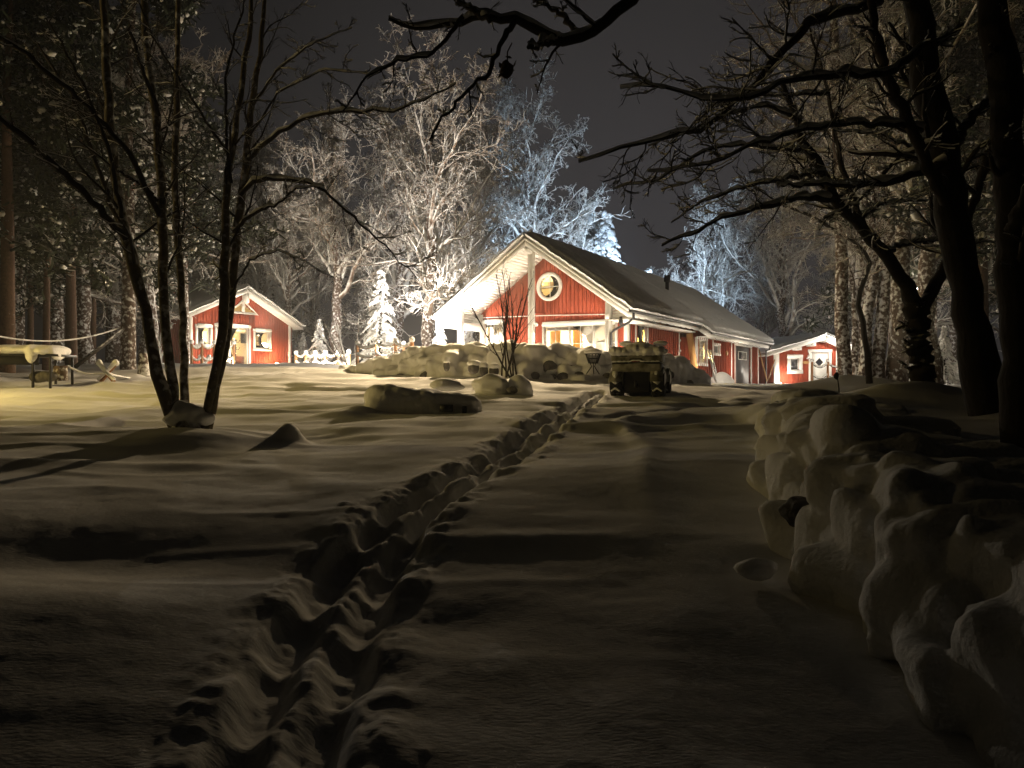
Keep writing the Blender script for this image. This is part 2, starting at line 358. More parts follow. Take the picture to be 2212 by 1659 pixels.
def siding(w, u0, u1, z0, top, holes, step=.19, seed=1, bat=.026):
    """vertical boards with cover battens, cut round openings; top(u) gives the height"""
    mb = MB(); rg = random.Random(seed); n = max(1, round((u1 - u0) / step)); st = (u1 - u0) / n
    def strips(a, b, dd0, dd1):
        cuts = sorted({a, b} | {c for h in holes for c in h[:2] if a < c < b})
        for p, q in zip(cuts[:-1], cuts[1:]):
            mid = (p + q) / 2; segs = [(z0, None)]
            hs = sorted([(h[2], h[3]) for h in holes if h[0] - 1e-6 <= mid <= h[1] + 1e-6])
            zz = z0
            spans = []
            for ha, hb in hs:
                if ha > zz: spans.append((zz, ha, ha))
                zz = max(zz, hb)
            spans.append((zz, top(p), top(q)))
            for lo, ta, tb in spans:
                if min(ta, tb) <= lo + .005: 
                    if max(ta, tb) <= lo + .01: continue
                ta = max(ta, lo); tb = max(tb, lo)
                V = [w.P(p, lo, dd0), w.P(q, lo, dd0), w.P(q, tb, dd0), w.P(p, ta, dd0), w.P(p, lo, dd1), w.P(q, lo, dd1), w.P(q, tb, dd1), w.P(p, ta, dd1)]
                mb.add(V, [[0, 3, 2, 1], [4, 5, 6, 7], [0, 1, 5, 4], [3, 7, 6, 2], [0, 4, 7, 3], [1, 2, 6, 5]])
    for i in range(n):
        a = u0 + i * st; strips(a, a + st, -.12, rg.uniform(-.003, .003))
        if i: strips(a - .024, a + .024, .003, bat)
    return mb
def frame_ring(w, mb, u0, u1, z0, z1, t, d0, d1, head=.0):
    w.box(mb, u0 - t, u0, z0, z1, d0, d1); w.box(mb, u1, u1 + t, z0, z1, d0, d1)
    w.box(mb, u0 - t - head, u1 + t + head, z1, z1 + t, d0, d1 + .01); w.box(mb, u0 - t - head, u1 + t + head, z0 - t, z0, d0, d1 + .015)
def window(w, parent, r, nx=2, nz=2, t=.11, pane='glass', sash=.05, mull=.022, name='window', split=None):
    u0, u1, z0, z1 = r
    mb = MB(); frame_ring(w, mb, u0, u1, z0, z1, t, -.02, .05, .02)
    f = mb.build(name, M['white'], parent)
    s = MB(); frame_ring(w, s, u0 + sash, u1 - sash, z0 + sash, z1 - sash, sash, -.10, -.03)
    cols = split or [(0, 1)]
    for a, b in cols:
        ua = u0 + (u1 - u0) * a; ub = u0 + (u1 - u0) * b
        if a > 0: w.box(s, ua - .05, ua + .05, z0 + sash, z1 - sash, -.095, -.02)
        for i in range(1, nx):
            c = ua + (ub - ua) * i / nx; w.box(s, c - mull / 2, c + mull / 2, z0 + sash, z1 - sash, -.085, -.05)
        for j in range(1, nz):
            c = z0 + (z1 - z0) * j / nz; w.box(s, ua + sash, ub - sash, c - mull / 2, c + mull / 2, -.083, -.052)
    s.build('sash', M['white'], f)
    p = MB(); w.box(p, u0 + sash, u1 - sash, z0 + sash, z1 - sash, -.072, -.066); p.build('pane', M[pane], f)
    return f
def room(w, parent, u0, u1, z0, z1, depth, m='cream', name='room'):
    mb = MB(); d0 = -.13; d1 = -depth
    P = w.P
    mb.quad(P(u0, z0, d1), P(u1, z0, d1), P(u1, z1, d1), P(u0, z1, d1))
    mb.quad(P(u0, z0, d0), P(u0, z0, d1), P(u0, z1, d1), P(u0, z1, d0))
    mb.quad(P(u1, z0, d0), P(u1, z1, d0), P(u1, z1, d1), P(u1, z0, d1))
    mb.quad(P(u0, z1, d0), P(u0, z1, d1), P(u1, z1, d1), P(u1, z1, d0))
    mb.quad(P(u0, z0, d0), P(u1, z0, d0), P(u1, z0, d1), P(u0, z0, d1))
    return mb.build(name, M[m], parent)
def snow_slab(quad, th, seed, parent, name='snow_cover', nu=60, nv=24, over=.06, m='snow_rough'):
    """thick snow on a roof plane: quad = 4 corners (eaveA, eaveB, ridgeB, ridgeA), rounded lumpy rim"""
    a, b, c, d = [np.array(q, float) for q in quad]; n = np.cross(b - a, d - a); n /= np.linalg.norm(n)
    if n[2] < 0: n = -n
    U = np.linspace(0, 1, nu); Vv = np.linspace(0, 1, nv); G = []
    lu = np.linalg.norm(b - a); lv = np.linalg.norm(d - a)
    uu, vv = np.meshgrid(U, Vv, indexing='ij')
    base = (a[None, None] * (1 - uu[..., None]) + b * uu[..., None]) * (1 - vv[..., None]) + (d[None, None] * (1 - uu[..., None]) + c * uu[..., None]) * vv[..., None]
    eu = np.minimum(uu, 1 - uu) * lu; ev = vv * lv
    prof = np.sqrt(np.clip(1 - (1 - np.clip(np.minimum(eu, ev) / (th * .9), 0, 1)) ** 2, 0, 1))
    nz = vnoise(uu * lu * 2.2 + seed, vv * lv * 2.2, seed) * .05 + vnoise(uu * lu * 9, vv * lv * 9 + seed, seed + 1) * .03
    top = base + n * (th * (.35 + .65 * prof) + nz * 1.0)[..., None]
    # push rim outwards a touch
    ctr = (a + b + c + d) / 4
    edge = (np.minimum(eu, ev) < .02)
    top[edge] += (top[edge] - ctr) / (np.linalg.norm(top[edge] - ctr, axis=-1, keepdims=True) + 1e-9) * over
    V = np.vstack([top.reshape(-1, 3), base.reshape(-1, 3) + n * .004])
    i = (np.arange(nu - 1)[:, None] * nv + np.arange(nv - 1)[None]).reshape(-1); K = nu * nv
    q = np.stack([i, i + nv, i + nv + 1, i + 1], -1); mb = MB(); allq = [q, (q + K)[:, ::-1]]
    def side(idx): idx = np.array(idx); return np.stack([idx[:-1], idx[1:], idx[1:] + K, idx[:-1] + K], -1)
    allq += [side([k * nv for k in range(nu)]), side([k * nv + nv - 1 for k in range(nu)])[:, ::-1], side(list(range(nv)))[:, ::-1], side([(nu - 1) * nv + k for k in range(nv)])]
    mb.add(V, np.vstack(allq)); return mb.build(name, M[m], parent, smooth=True)
# ------------------------------------------------------------------ main house
HO = np.array([4.43, 29.55, 0]); HS = np.array([.5056, .8628, 0]); HT = np.array([-.8628, .5056, 0])
def H(t, s, z): return HO + HT * t + HS * s + np.array([0, 0, EYE + z])
TW = 8.96; TR = TW / 2; ZE, ZR = 2.86, 5.98; SL = (ZR - ZE) / TR
LEN = 23.0
house = empty('timber_house', H(4.5, 10, 0), 'largest red house with a round window in its lit gable and a long snowy roof', 'house')
def c1(cx, cy): return ((1650 + cx / 2.765) / 1.8228, (880 + cy / 2.765) / 1.8228)
def c2(cx, cy): return ((2350 + cx / 2.765) / 1.8228, (1050 + cy / 2.765) / 1.8228)
def xy(t, s): p = H(t, s, 0); return (p[0], p[1])
def roofz(t): return ZE + SL * (TR - abs(t - TR)) 
# gable wall
WS = 2.3
g = Wall(xy(8.17, WS), xy(.9, WS))
def gtop(u): return EYE + roofz(8.17 - u) - .14
ra = g.rect(*c1(1345, 1100), *c1(2150, 1440)); wide = (ra[0] + .1, min(ra[1], g.L - .25), ra[2], ra[3])
wide = (wide[0], g.L - .55, EYE + .15, wide[3])
rb = g.rect(*c1(715, 1085), *c1(905, 1290)); lwin = (rb[0], rb[1], EYE + .15, rb[3])
rc = g.uz(*c1(1422, 685)); rr_ = .50
hole_round = [(rc[0] - rr_ * math.cos(a0), rc[0] - rr_ * math.cos(a1), rc[1] - rr_ * math.sin((a0 + a1) / 2), rc[1] + rr_ * math.sin((a0 + a1) / 2)) for a0, a1 in [(math.pi * k / 10, math.pi * (k + 1) / 10) for k in range(10)]]
siding(g, 0, g.L, EYE - .3, gtop, [wide, lwin] + hole_round, seed=3).build('gable_wall', M['red'], house)
fw = window(g, house, wide, nx=2, nz=3, t=.10, split=[(0, .30), (.36, .66), (.70, 1.0)])
b = MB(); g.box(b, wide[0] - .05, wide[1] + .05, wide[3] - .02, wide[3] + .17, .065, .13); b.build('awning_box', M['white'], house)
bl = MB(); g.box(bl, wide[0] + .06, wide[1] - .06, wide[3] - .22, wide[3] - .055, -.14, -.11); bl.build('blind', M['whitecurtain'], house)
window(g, house, lwin, nx=2, nz=3, t=.10)
b = MB(); g.box(b, lwin[0] - .1, lwin[1] + .1, lwin[3] + .02, lwin[3] + .17, .065, .13); b.build('awning_box', M['white'], house)
# round window
mb = MB(); ax = (g.U, g.Z, g.N); cc = g.P(rc[0], rc[1], 0)
mb.lathe(cc, [(rr_ - .02, -.09), (rr_ - .02, .07), (rr_ + .13, .07), (rr_ + .14, .02), (rr_ + .12, .0)], 40, ax)
rw = mb.build('round_window', M['white'], house, smooth=False)
mb = MB(); g.box(mb, rc[0] - .015, rc[0] + .015, rc[1] - rr_, rc[1] + rr_, -.06, -.03); g.box(mb, rc[0] - rr_, rc[0] + rr_, rc[1] - .015, rc[1] + .015, -.058, -.032); mb.build('glazing_bar', M['white'], rw)
mb = MB(); mb.lathe(cc, [(0.001, -.07), (rr_, -.07), (rr_, -.065), (.001, -.065)], 40, ax); mb.build('pane', M['glass'], rw)
# house interior, seen through the windows
room(g, house, .15, g.L - .85, EYE - .1, EYE + 2.62, 3.6)
room(g, house, 1.7, g.L - 1.6, EYE + 2.64, EYE + 4.5, 2.2)
plight('ceiling_lamp', g.P(4.5, EYE + 2.1, -1.8), 1500, SOFT, .12, house)
plight('ceiling_lamp', g.P(1.2, EYE + 2.1, -1.3), 900, (1, .9, .75), .12, house)
plight('pane_fill', g.P(5.7, EYE + 1.9, -2.4), 900, (1, .88, .66), .1, house)  # added fill so the right panes of the wide window look bright
plight('loft_lamp', g.P(rc[0] - .8, rc[1] + .25, -.65), 380, (1, .80, .36), .08, house)
def pan(u0, u1, z0, z1, d, m, name, th=.04): 
    q = MB(); g.box(q, u0, u1, z0, z1, d - th, d); return q.build(name, M[m], house)
ww = wide[1] - wide[0]
pan(wide[0] + .12, wide[0] + .62, wide[2], wide[3] - .2, -.30, 'curtain', 'curtain')
pan(wide[0] + ww * .37, wide[0] + ww * .47, wide[2], wide[3] - .2, -.30, 'curtain', 'curtain')
pan(wide[0] + ww * .24, wide[0] + ww * .33, wide[2], wide[3], -1.5, 'brick', 'brick_chimney', .5)
pan(wide[0] + ww * .14, wide[0] + ww * .25, wide[2] + 1.1, wide[3] - .32, -2.2, 'frame_dark', 'picture')
pan(lwin[0] + .02, lwin[0] + .16, lwin[2], lwin[3], -.25, 'whitecurtain', 'curtain')
pan(lwin[0] + .62, lwin[0] + .78, lwin[2] + .5, lwin[3] - .5, -1.9, 'wood', 'cabinet', .3)
# long side wall, first stretch and projecting stretch
s1 = Wall(xy(.9, WS), xy(.9, 9.0)); s2 = Wall(xy(.1, 9.0), xy(.1, 22.2)); sr = Wall(xy(.9, 9.0), xy(.1, 9.0))
r1 = s1.rect(*c2(425, 610), *c2(540, 900)); r1 = (r1[0], r1[1], EYE + .45, r1[3])
siding(s1, 0, s1.L, EYE - .3, lambda u: EYE + 2.62, [r1], seed=5, step=.30, bat=.07).build('side_wall', M['red'], house)
window(s1, house, r1, nx=1, nz=1, t=.15)
room(s1, house, r1[0] - .4, r1[1] + 1.2, EYE - .1, EYE + 2.4, .78)
plight('hall_lamp', s1.P((r1[0] + r1[1]) / 2 + .2, EYE + 1.5, -.5), 380, (1, .74, .26), .1, house)
q = MB(); s1.box(q, r1[0] + .05, r1[0] + .32, r1[2], r1[3] - .1, -.34, -.30); q.build('curtain', M['curtain'], house)
siding(sr, 0, sr.L, EYE - .3, lambda u: EYE + 2.3, [], seed=6).build('side_wall', M['red'], house)
r2 = s2.rect(*c2(1085, 790), *c2(1160, 1050)); sh = .38 - r2[0] if r2[0] < .3 else 0
r2 = (r2[0] + sh, r2[1] + sh + .3, r2[2], r2[3])
r3 = s2.rect(*c2(1262, 850), *c2(1330, 945)); rd = s2.rect(*c2(1503, 868), *c2(1672, 1245)); rd = (rd[0], rd[1], EYE + .02, rd[3])
siding(s2, 0, s2.L, EYE - .3, lambda u: EYE + 2.33, [r2, r3, rd], seed=7, step=.34, bat=.07).build('side_wall', M['red'], house)
window(s2, house, r2, nx=2, nz=3, t=.13); window(s2, house, r3, nx=1, nz=1, t=.10, pane='darkglass')
room(s2, house, r2[0] - .2, r2[1] + 1.0, EYE + .2, EYE + 2.25, 1.5)
plight('kitchen_lamp', s2.P(r2[1] - .2, r2[2] + .4, -.6), 90, (1, .72, .32), .08, house)
# door
mb = MB(); frame_ring(s2, mb, rd[0], rd[1], rd[2], rd[3], .13, -.02, .06, .03); dr = mb.build('door_frame', M['white'], house)
mb = MB(); s2.box(mb, rd[0], rd[1], rd[2], rd[3], -.10, -.05); dd = mb.build('door', M['door'], house)
dw = rd[1] - rd[0]; zc = rd[2] + (rd[3] - rd[2]) * .74
mb = MB(); frame_ring(s2, mb, rd[0] + dw * .26, rd[0] + dw * .76, zc - .18, zc + .24, .03, -.05, -.025); mb.build('door_window', M['white'], dd)
mb = MB(); s2.box(mb, rd[0] + dw * .26, rd[0] + dw * .76, zc - .18, zc + .24, -.05, -.044); mb.build('pane', M['darkglass'], dd)
mb = MB(); mb.bar(s2.P(rd[1] - .20, rd[2] + .95, -.01), s2.P(rd[1] - .07, rd[2] + .95, -.01), .025); mb.build('handle', M['alu'], dd)
# white corner boards and posts
def corner(w, u0, u1, z0, z1, d=.05, nm='corner_board'):
    q = MB(); w.box(q, u0, u1, z0, z1, -.125, d); return q.build(nm, M['white'], house)
corner(g, -.02, .14, EYE - .3, EYE + roofz(8.17) - .2); corner(g, g.L - .16, g.L + .05, EYE - .3, EYE + roofz(.9) - .2)
corner(s1, -.049, .13, EYE - .3, EYE + 2.5, .051); corner(s1, s1.L - .12, s1.L - .01, EYE - .3, EYE + 2.5, .045)
corner(s2, .0, .12, EYE - .3, EYE + 2.28); corner(s2, s2.L - .16, s2.L + .03, EYE - .3, EYE + 2.28)
for a in (c2(1252, 0), c2(1455, 0)):
    u, _ = s2.uz(a[0], 780); corner(s2, u - .09, u + .09, EYE - .3, EYE + 2.28, .07)
for t in (8.06, 4.48, .985):
    q = MB(); zt = EYE + (roofz(t) - .25 if t == 4.48 else roofz(t) - .30)
    q.box((H(t, .5, 0) * (1, 1, 0) + (0, 0, (zt + EYE - .4) / 2)), (HT, HS, (0, 0, 1)), (.11, .11, (zt - EYE + .4) / 2)); q.build('porch_post', M['white'], house)
# porch beams: along both eaves from posts to wall, cross trim and cable on the wall
for t in (8.06, .985): q = MB(); q.bar(H(t, .3, 2.62 if t > 5 else 2.68), H(t, WS, 2.62 if t > 5 else 2.68), .16, .22); q.build('porch_beam', M['white'], house)
q = MB(); q.bar(H(TR, .04, ZR - .42), H(TR, WS, ZR - .42), .16, .26); q.build('ridge_beam', M['white'], house)
q = MB(); q.tube([g.P(.14, g.uz(*c1(700, 1025))[1], .05), g.P(g.L * .5, g.uz(*c1(1300, 1005))[1], .05), g.P(g.L - .16, g.uz(*c1(2020, 990))[1] - .02, .05)], .022, 6); q.build('cable_pipe', M['white'], house)
u_, z_ = g.uz(*c1(1320, 985)); q = MB(); g.box(q, u_ - .42, u_ + .22, z_ - .03, z_ + .06, .03, .12); q.build('heater_box', M['red'], house)
u_, z_ = g.uz(*c1(1280, 1100)); q = MB(); q.blob(g.P(u_, z_, .08), (.12, .09, .10), 3, .02, 8); q.build('wall_lamp', M['white'], house, smooth=True)
u_, z_ = s1.uz(*c2(615, 635)); q = MB(); q.blob(s1.P(u_, z_, .06), (.09, .09, .16), 4, .02, 8); q.build('wall_lamp', M['white'], house, smooth=True)
q = MB(); u_ = .25; zc = s2.uz(*c2(905, 830))[1]
for sg in (1, -1): q.bar(s1.P(s1.L - .06, zc + sg * .30, .07), s1.P(s1.L + .06 - .3, zc, .07), .05, .03); q.bar(s1.P(s1.L - .06, zc + sg * .30, .075), s1.P(s1.L + .2, zc, .075), .05, .03)
q.build('bracket', M['white'], house)
# roof planes: deck with board lined soffit, fascias, snow
def roof_plane(t0, z0, t1, z1, sa, sb, nm='roof'):
    q = MB(); th = np.array([0, 0, .16])
    a, b, c, d = H(t0, sa, z0), H(t0, sb, z0), H(t1, sb, z1), H(t1, sa, z1)
    q.add([a, b, c, d, a - th, b - th, c - th, d - th], [[0, 1, 2, 3], [7, 6, 5, 4], [0, 4, 5, 1], [1, 5, 6, 2], [2, 6, 7, 3], [3, 7, 4, 0]])
    o = q.build(nm, M['soffit'], house); return (a, b, c, d)
def soffit_boards(t0, z0, t1, z1, sa, sb, n):
    q = MB()
    for i in range(n):
        f0 = i / n + .004; f1 = (i + 1) / n - .004
        ta, tb = t0 + (t1 - t0) * f0, t0 + (t1 - t0) * f1; za, zb = z0 + (z1 - z0) * f0, z0 + (z1 - z0) * f1
        P = [H(ta, sa, za), H(ta, sb, za), H(tb, sb, zb), H(tb, sa, zb)]; dn = np.array([0, 0, .025])
        q.add(P + [p - dn for p in P], [[0, 1, 2, 3], [7, 6, 5, 4], [0, 4, 5, 1], [1, 5, 6, 2], [2, 6, 7, 3], [3, 7, 4, 0]])
    return q.build('soffit', M['soffit'], house)
A_ = roof_plane(0, ZE, TR, ZR, 0, LEN); B_ = roof_plane(TW, ZE, TR, ZR, 0, LEN)
soffit_boards(.02, ZE - .165, TR - .06, ZR - .185, .06, WS, 34); soffit_boards(TW - .02, ZE - .165, TR + .06, ZR - .185, .06, WS, 34)
XE = -.5; C_ = roof_plane(XE, ZE + XE * SL, -.004, ZE - .004, 9.3, LEN)
# box ends of the eaves clad in horizontal boards, facing the front
def eavebox(t0, t1, zt0, zt1, zb, s, nm='eave_box'):
    q = MB(); n = 6
    for i in range(n):
        a = zb + (max(zt0, zt1) - zb) * i / n; b = zb + (max(zt0, zt1) - zb) * (i + 1) / n - .012
        def tz(z): # clip along sloped top
            f = (z - zt0) / (zt1 - zt0) if zt1 != zt0 else 0
            return t0 + (t1 - t0) * min(max(f, 0), 1)
        ta = tz(b) if b > zt0 else t0
        q.add([H(ta, s, a), H(t1, s, a), H(t1, s, b), H(ta, s, b), H(ta, s + .05, a), H(t1, s + .05, a), H(t1, s + .05, b), H(ta, s + .05, b)],
              [[0, 1, 2, 3], [7, 6, 5, 4], [0, 4, 5, 1], [1, 5, 6, 2], [2, 6, 7, 3], [3, 7, 4, 0]])
    q.build(nm, M['soffit'], house)
eavebox(TW - .05, 8.17, ZE - .2, roofz(8.17) - .2, 2.55, .66); eavebox(.05, .9, ZE - .2, roofz(.9) - .2, 2.55, .66)
q = MB()
for ta, tb, sa, sb in ((.08, .9, .3, 9.0), (8.17, TW - .08, .3, LEN - .2), (-.40, .1, 9.32, LEN - .2)):
    zb = 2.50 if ta > -.1 else 2.30
    P = [H(ta, sa, zb), H(tb, sa, zb), H(tb, sb, zb), H(ta, sb, zb)]; q.add(P + [p + (0, 0, .04) for p in P], [[0, 1, 2, 3], [7, 6, 5, 4], [0, 4, 5, 1], [1, 5, 6, 2], [2, 6, 7, 3], [3, 7, 4, 0]])
q.build('eave_soffit', M['soffit'], house)
# barge boards (double, white) and gutter boards
q = MB()
def slopebar(q, t0, z0, t1, z1, s, h, w, dz):
    P = [H(t0, s, z0 + dz), H(t1, s, z1 + dz), H(t1, s, z1 + dz + h), H(t0, s, z0 + dz + h)]
    P2 = [p + HS * w for p in P]; q.add(P + P2, [[0, 1, 2, 3], [7, 6, 5, 4], [0, 4, 5, 1], [1, 5, 6, 2], [2, 6, 7, 3], [3, 7, 4, 0]])
for t0 in (-.06, TW + .06):
    z0 = ZE - .06 * SL
    q = MB(); slopebar(q, t0, z0, TR, ZR, -.045, .24, .04, -.26); q.build('barge_board', M['white'], house)
    q = MB(); slopebar(q, t0, z0, TR, ZR, -.075, .12, .07, -.03); q.build('verge_trim', M['white'], house)
    q = MB(); slopebar(q, t0, z0, TR, ZR, LEN + .005, .26, .04, -.28); q.build('barge_board', M['white'], house)
q = MB(); slopebar(q, XE - .05, ZE + (XE - .05) * SL, .0, ZE, 9.25, .24, .04, -.27); q.build('barge_board', M['white'], house)
q = MB(); q.bar(H(-.03, .0, ZE - .14), H(-.03, 9.22, ZE - .14), .04, .24); q.bar(H(XE - .03, 9.32, ZE + XE * SL - .14), H(XE - .03, LEN, ZE + XE * SL - .14), .04, .24)
q.bar(H(TW + .03, .0, ZE - .14), H(TW + .03, LEN, ZE - .14), .04, .24); q.build('eave_board', M['white'], house)
q = MB(); q.tube([H(-.12, -.02, ZE - .05), H(-.12, 9.2, ZE - .05)], .06, 8); q.tube([H(XE - .12, 9.3, ZE + XE * SL - .05), H(XE - .12, LEN, ZE + XE * SL - .05)], .06, 8); q.build('gutter', M['dark'], house, smooth=True)
q = MB(); q.tube([H(-.12, .35, ZE - .1), H(-.12, .35, ZE - .30), H(.10, .42, ZE - .46), H(.72, .40, ZE - .74), H(.83, .38, ZE - .85), H(.83, .38, -.3)], .05, 8); q.build('downpipe', M['dark'], house, smooth=True)
q = MB(); q.tube([H(XE - .12, LEN - .5, ZE + XE * SL - .1), H(XE - .05, LEN - .5, ZE + XE * SL - .35), H(-.35, LEN - .5, ZE - .75), H(-.35, LEN - .5, -.2)], .05, 8); q.build('downpipe', M['dark'], house, smooth=True)
snow_slab([H(-.16, -.10, ZE - .16 * SL + .10), H(-.16, 9.28, ZE - .16 * SL + .10), H(TR, 9.28, ZR + .10), H(TR, -.10, ZR + .10)], .32, 3, house, nu=120, nv=60)
snow_slab([H(XE - .16, 9.24, ZE + (XE - .16) * SL + .10), H(XE - .16, LEN + .10, ZE + (XE - .16) * SL + .10), H(TR, LEN + .1, ZR + .10), H(TR, 9.24, ZR + .10)], .32, 9, house, nu=160, nv=60)
snow_slab([H(TW + .16, LEN + .1, ZE - .16 * SL + .10), H(TW + .16, -.10, ZE - .16 * SL + .10), H(TR, -.10, ZR + .10), H(TR, LEN + .1, ZR + .10)], .32, 5, house, nu=200, nv=60)
# rest of the shell: far gable, back side
bk = Wall(xy(.1, 22.2), xy(8.17, 22.2)); siding(bk, 0, bk.L, EYE - .3, lambda u: EYE + roofz(.1 + u) - .1, [], seed=12).build('back_wall', M['red'], house)
bs = Wall(xy(8.17, 22.2), xy(8.17, WS)); siding(bs, 0, bs.L, EYE - .3, lambda u: EYE + 2.62, [], seed=13).build('back_wall', M['red'], house)
# vent on the roof, camera at the eave, string lights
vt = 2.35; px_ = c2(765, 240); ss = 7.2
for it in range(40):
    p = H(vt, ss, 0); cur = 1106 + F * p[0] / p[1]; ss += (px_[0] - cur) * .05
q = MB(); zz = roofz(vt); q.lathe(H(vt, ss, zz - .05), [(.10, 0), (.10, .95), (.001, .95)], 12); q.lathe(H(vt, ss, zz + .90), [(.10, -.02), (.17, .0), (.17, .34), (.001, .36)], 12); q.build('roof_vent', M['dark'], house)
q = MB(); q.blob(H(.35, .2, 2.42), (.09, .09, .13), 1, .02, 8); q.bar(H(.35, .2, 2.44), H(.35, .2, 2.62), .10, .1); q.build('security_camera', M['dark'], house, smooth=True)
rg = random.Random(3)
q = MB(); pts = []; 
for i in range(60): s_ = 9.6 + i * .22; pts.append(H(XE - .2, s_, ZE + XE * SL - .26 - .07 * abs(math.sin(i * .8)) - rg.random() * .03))
q.tube(pts, .012, 4); 
pts = [H(-.2, .6 + i * .22, ZE - .26 - .07 * abs(math.sin(i * .8)) - rg.random() * .03) for i in range(38)]
q.tube(pts, .012, 4); q.build('string_lights', M['dark'], house)
# lit floor of the terrace in front of the gable
q = MB(); cq = [H(9.2, -.2, .02), H(-.2, -.2, .02), H(-.2, WS, .02), H(9.2, WS, .02)]; q.add(cq + [p - (0, 0, .3) for p in cq], [[0, 1, 2, 3], [7, 6, 5, 4], [0, 4, 5, 1], [1, 5, 6, 2], [2, 6, 7, 3], [3, 7, 4, 0]]); q.build('terrace', M['snow'], house)
def terrace_lamp(t, s, z, pw, c, lbl, spot=None):
    p = H(t, s, z); e = empty('terrace_lamp', p - (0, 0, .35), lbl, 'lamp', 'lamps on the terrace of the main house')
    q = MB(); q.lathe(p - np.array([0, 0, .35]), [(.10, 0), (.10, .03), (.03, .04), (.03, .28), (.09, .30)], 12); q.build('stand', M['dark'], e)
    q = MB(); q.blob(p + np.array([0, 0, .0]), .07, 1, .0, 8); q.build('globe', M['bulb'], e, smooth=True)
    plight('bulb', p + np.array([0, 0, .12]), pw, c, .05, e); return e
terrace_lamp(6.9, .9, .55, 330, SOFT, 'lit lamp on the terrace behind the stone heap, left half of the gable')
terrace_lamp(2.3, .5, .35, 330, SOFT, 'lit lamp on the terrace behind the stone heap, under the wide window')
# ------------------------------------------------------------------ small red cabin on the left
def c3(cx, cy): return ((600 + cx / 2.765) / 1.8228, (1050 + cy / 2.765) / 1.8228)
lc = empty('garden_cabin', (-14.6, 42, EYE + .9), 'small red cabin on the left with triangular gable window, seen between the tree stems', 'cabin')
w = Wall((-16.36, 39.0), (-12.82, 44.5))
ap = w.uz(*c3(1035, 262)); lt = w.uz(*c3(440, 520)); rt = w.uz(*c3(1470, 592)); ZB = EYE + .62
def ctop(u): 
    return ap[1] + (lt[1] - ap[1]) * (ap[0] - u) / (ap[0] - lt[0]) if u < ap[0] else ap[1] + (rt[1] - ap[1]) * (u - ap[0]) / (rt[0] - ap[0])
wl = w.rect(*c3(490, 655), *c3(625, 845)); wr = w.rect(*c3(1118, 705), *c3(1272, 890)); wd = w.rect(*c3(700, 655), *c3(1045, 1065)); wd = (wd[0], wd[1], ZB + .2, wd[3])
tb = w.uz(*c3(985, 490)); tA = w.uz(*c3(985, 385))
tri = [(tb[0] - .80 + .16 * k, tb[0] - .80 + .16 * (k + 1), tb[1], tb[1] + (tA[1] - tb[1]) * (1 - abs(-.80 + .16 * (k + .5)) / .84)) for k in range(10)]
siding(w, 0, w.L, ZB, ctop, [wl, wr, wd] + tri, seed=21, step=.17).build('gable_wall', M['red'], lc)
window(w, lc, wl, 1, 1, t=.13); window(w, lc, wr, 1, 1, t=.13)
window(w, lc, wd, 1, 1, t=.13, split=[(0, .42), (.42, 1)], name='glass_door')
for r_ in (wl, wr, wd):
    q = MB(); w.box(q, r_[0] - .04, r_[1] + .04, r_[3] + .0, r_[3] + .16, .062, .13); q.build('blind_box', M['white'], lc)
q = MB()
tp = [w.P(tb[0] - .98, tb[1] - .12, .03), w.P(tb[0] + .98, tb[1] - .12, .03), w.P(tA[0], tA[1] + .16, .03)]
ti = [w.P(tb[0] - .76, tb[1], .03), w.P(tb[0] + .76, tb[1], .03), w.P(tA[0], tA[1] + .02, .03)]
for i in range(3):
    j = (i + 1) % 3; P = [tp[i], tp[j], ti[j], ti[i]]; off = w.N * .05; q.add(P + [p + off for p in P], [[0, 1, 2, 3], [7, 6, 5, 4], [0, 4, 5, 1], [1, 5, 6, 2], [2, 6, 7, 3], [3, 7, 4, 0]])
w.box(q, tb[0] - .09, tb[0] + .09, tb[1] - .02, tA[1], .02, .075); tw = q.build('gable_window', M['white'], lc)
q = MB(); P = [ti[0] - w.N * .06, ti[1] - w.N * .06, ti[2] - w.N * .06]; q.add(P, [[0, 1, 2, 2]]); q.build('pane', M['glass'], tw)
room(w, lc, .15, w.L - .15, ZB + .1, ZB + 2.35, 3.0); room(w, lc, 2.0, w.L - 2.0, ZB + 2.36, ap[1] - .3, 1.5)
plight('ceiling_lamp', w.P(3.4, ZB + 1.9, -1.5), 170, (1, .90, .68), .12, lc); plight('loft_lamp', w.P(ap[0] - .2, tb[1] + .1, -.8), 14, (1, .82, .5), .06, lc)
for a, b_ in ((-.02, .16), (w.L - .16, w.L + .02)):
    q = MB(); w.box(q, a, b_, ZB, ctop(max(a, .05)) - .05, -.1, .05); q.build('corner_board', M['white'], lc)
# things inside the cabin (furniture that came with it, seen through the panes)
cu, cz = w.uz(*c3(920, 1040), -.6)
rk = empty('coat_rack', w.P(cu, ZB + .12, -.7), 'dark coat stand behind the glass door of the left cabin', 'coat stand')
q = MB(); q.tube([w.P(cu, ZB + .12, -.7), w.P(cu, ZB + 1.85, -.7)], .028, 8); q.build('pole', M['frame_dark'], rk)
for k in range(4):
    a = k * math.pi / 2 + .5; dv = w.U * math.cos(a) + w.N * math.sin(a)
    for zb_ in (1.25, 1.65):
        q = MB(); q.tube([w.P(cu, ZB + zb_, -.7), w.P(cu, ZB + zb_ + .02, -.7) + dv * .15, w.P(cu, ZB + zb_ + .15, -.7) + dv * .22], .018, 6); q.build('hook', M['frame_dark'], rk)
pu, pz = w.uz(*c3(1003, 775), -2.9); q = MB(); w.box(q, pu - .22, pu + .16, pz - .3, pz + .3, -2.97, -2.93); tag(q.build('picture', M['frame_dark']), 'small dark framed picture on the wall inside the left cabin', 'picture')
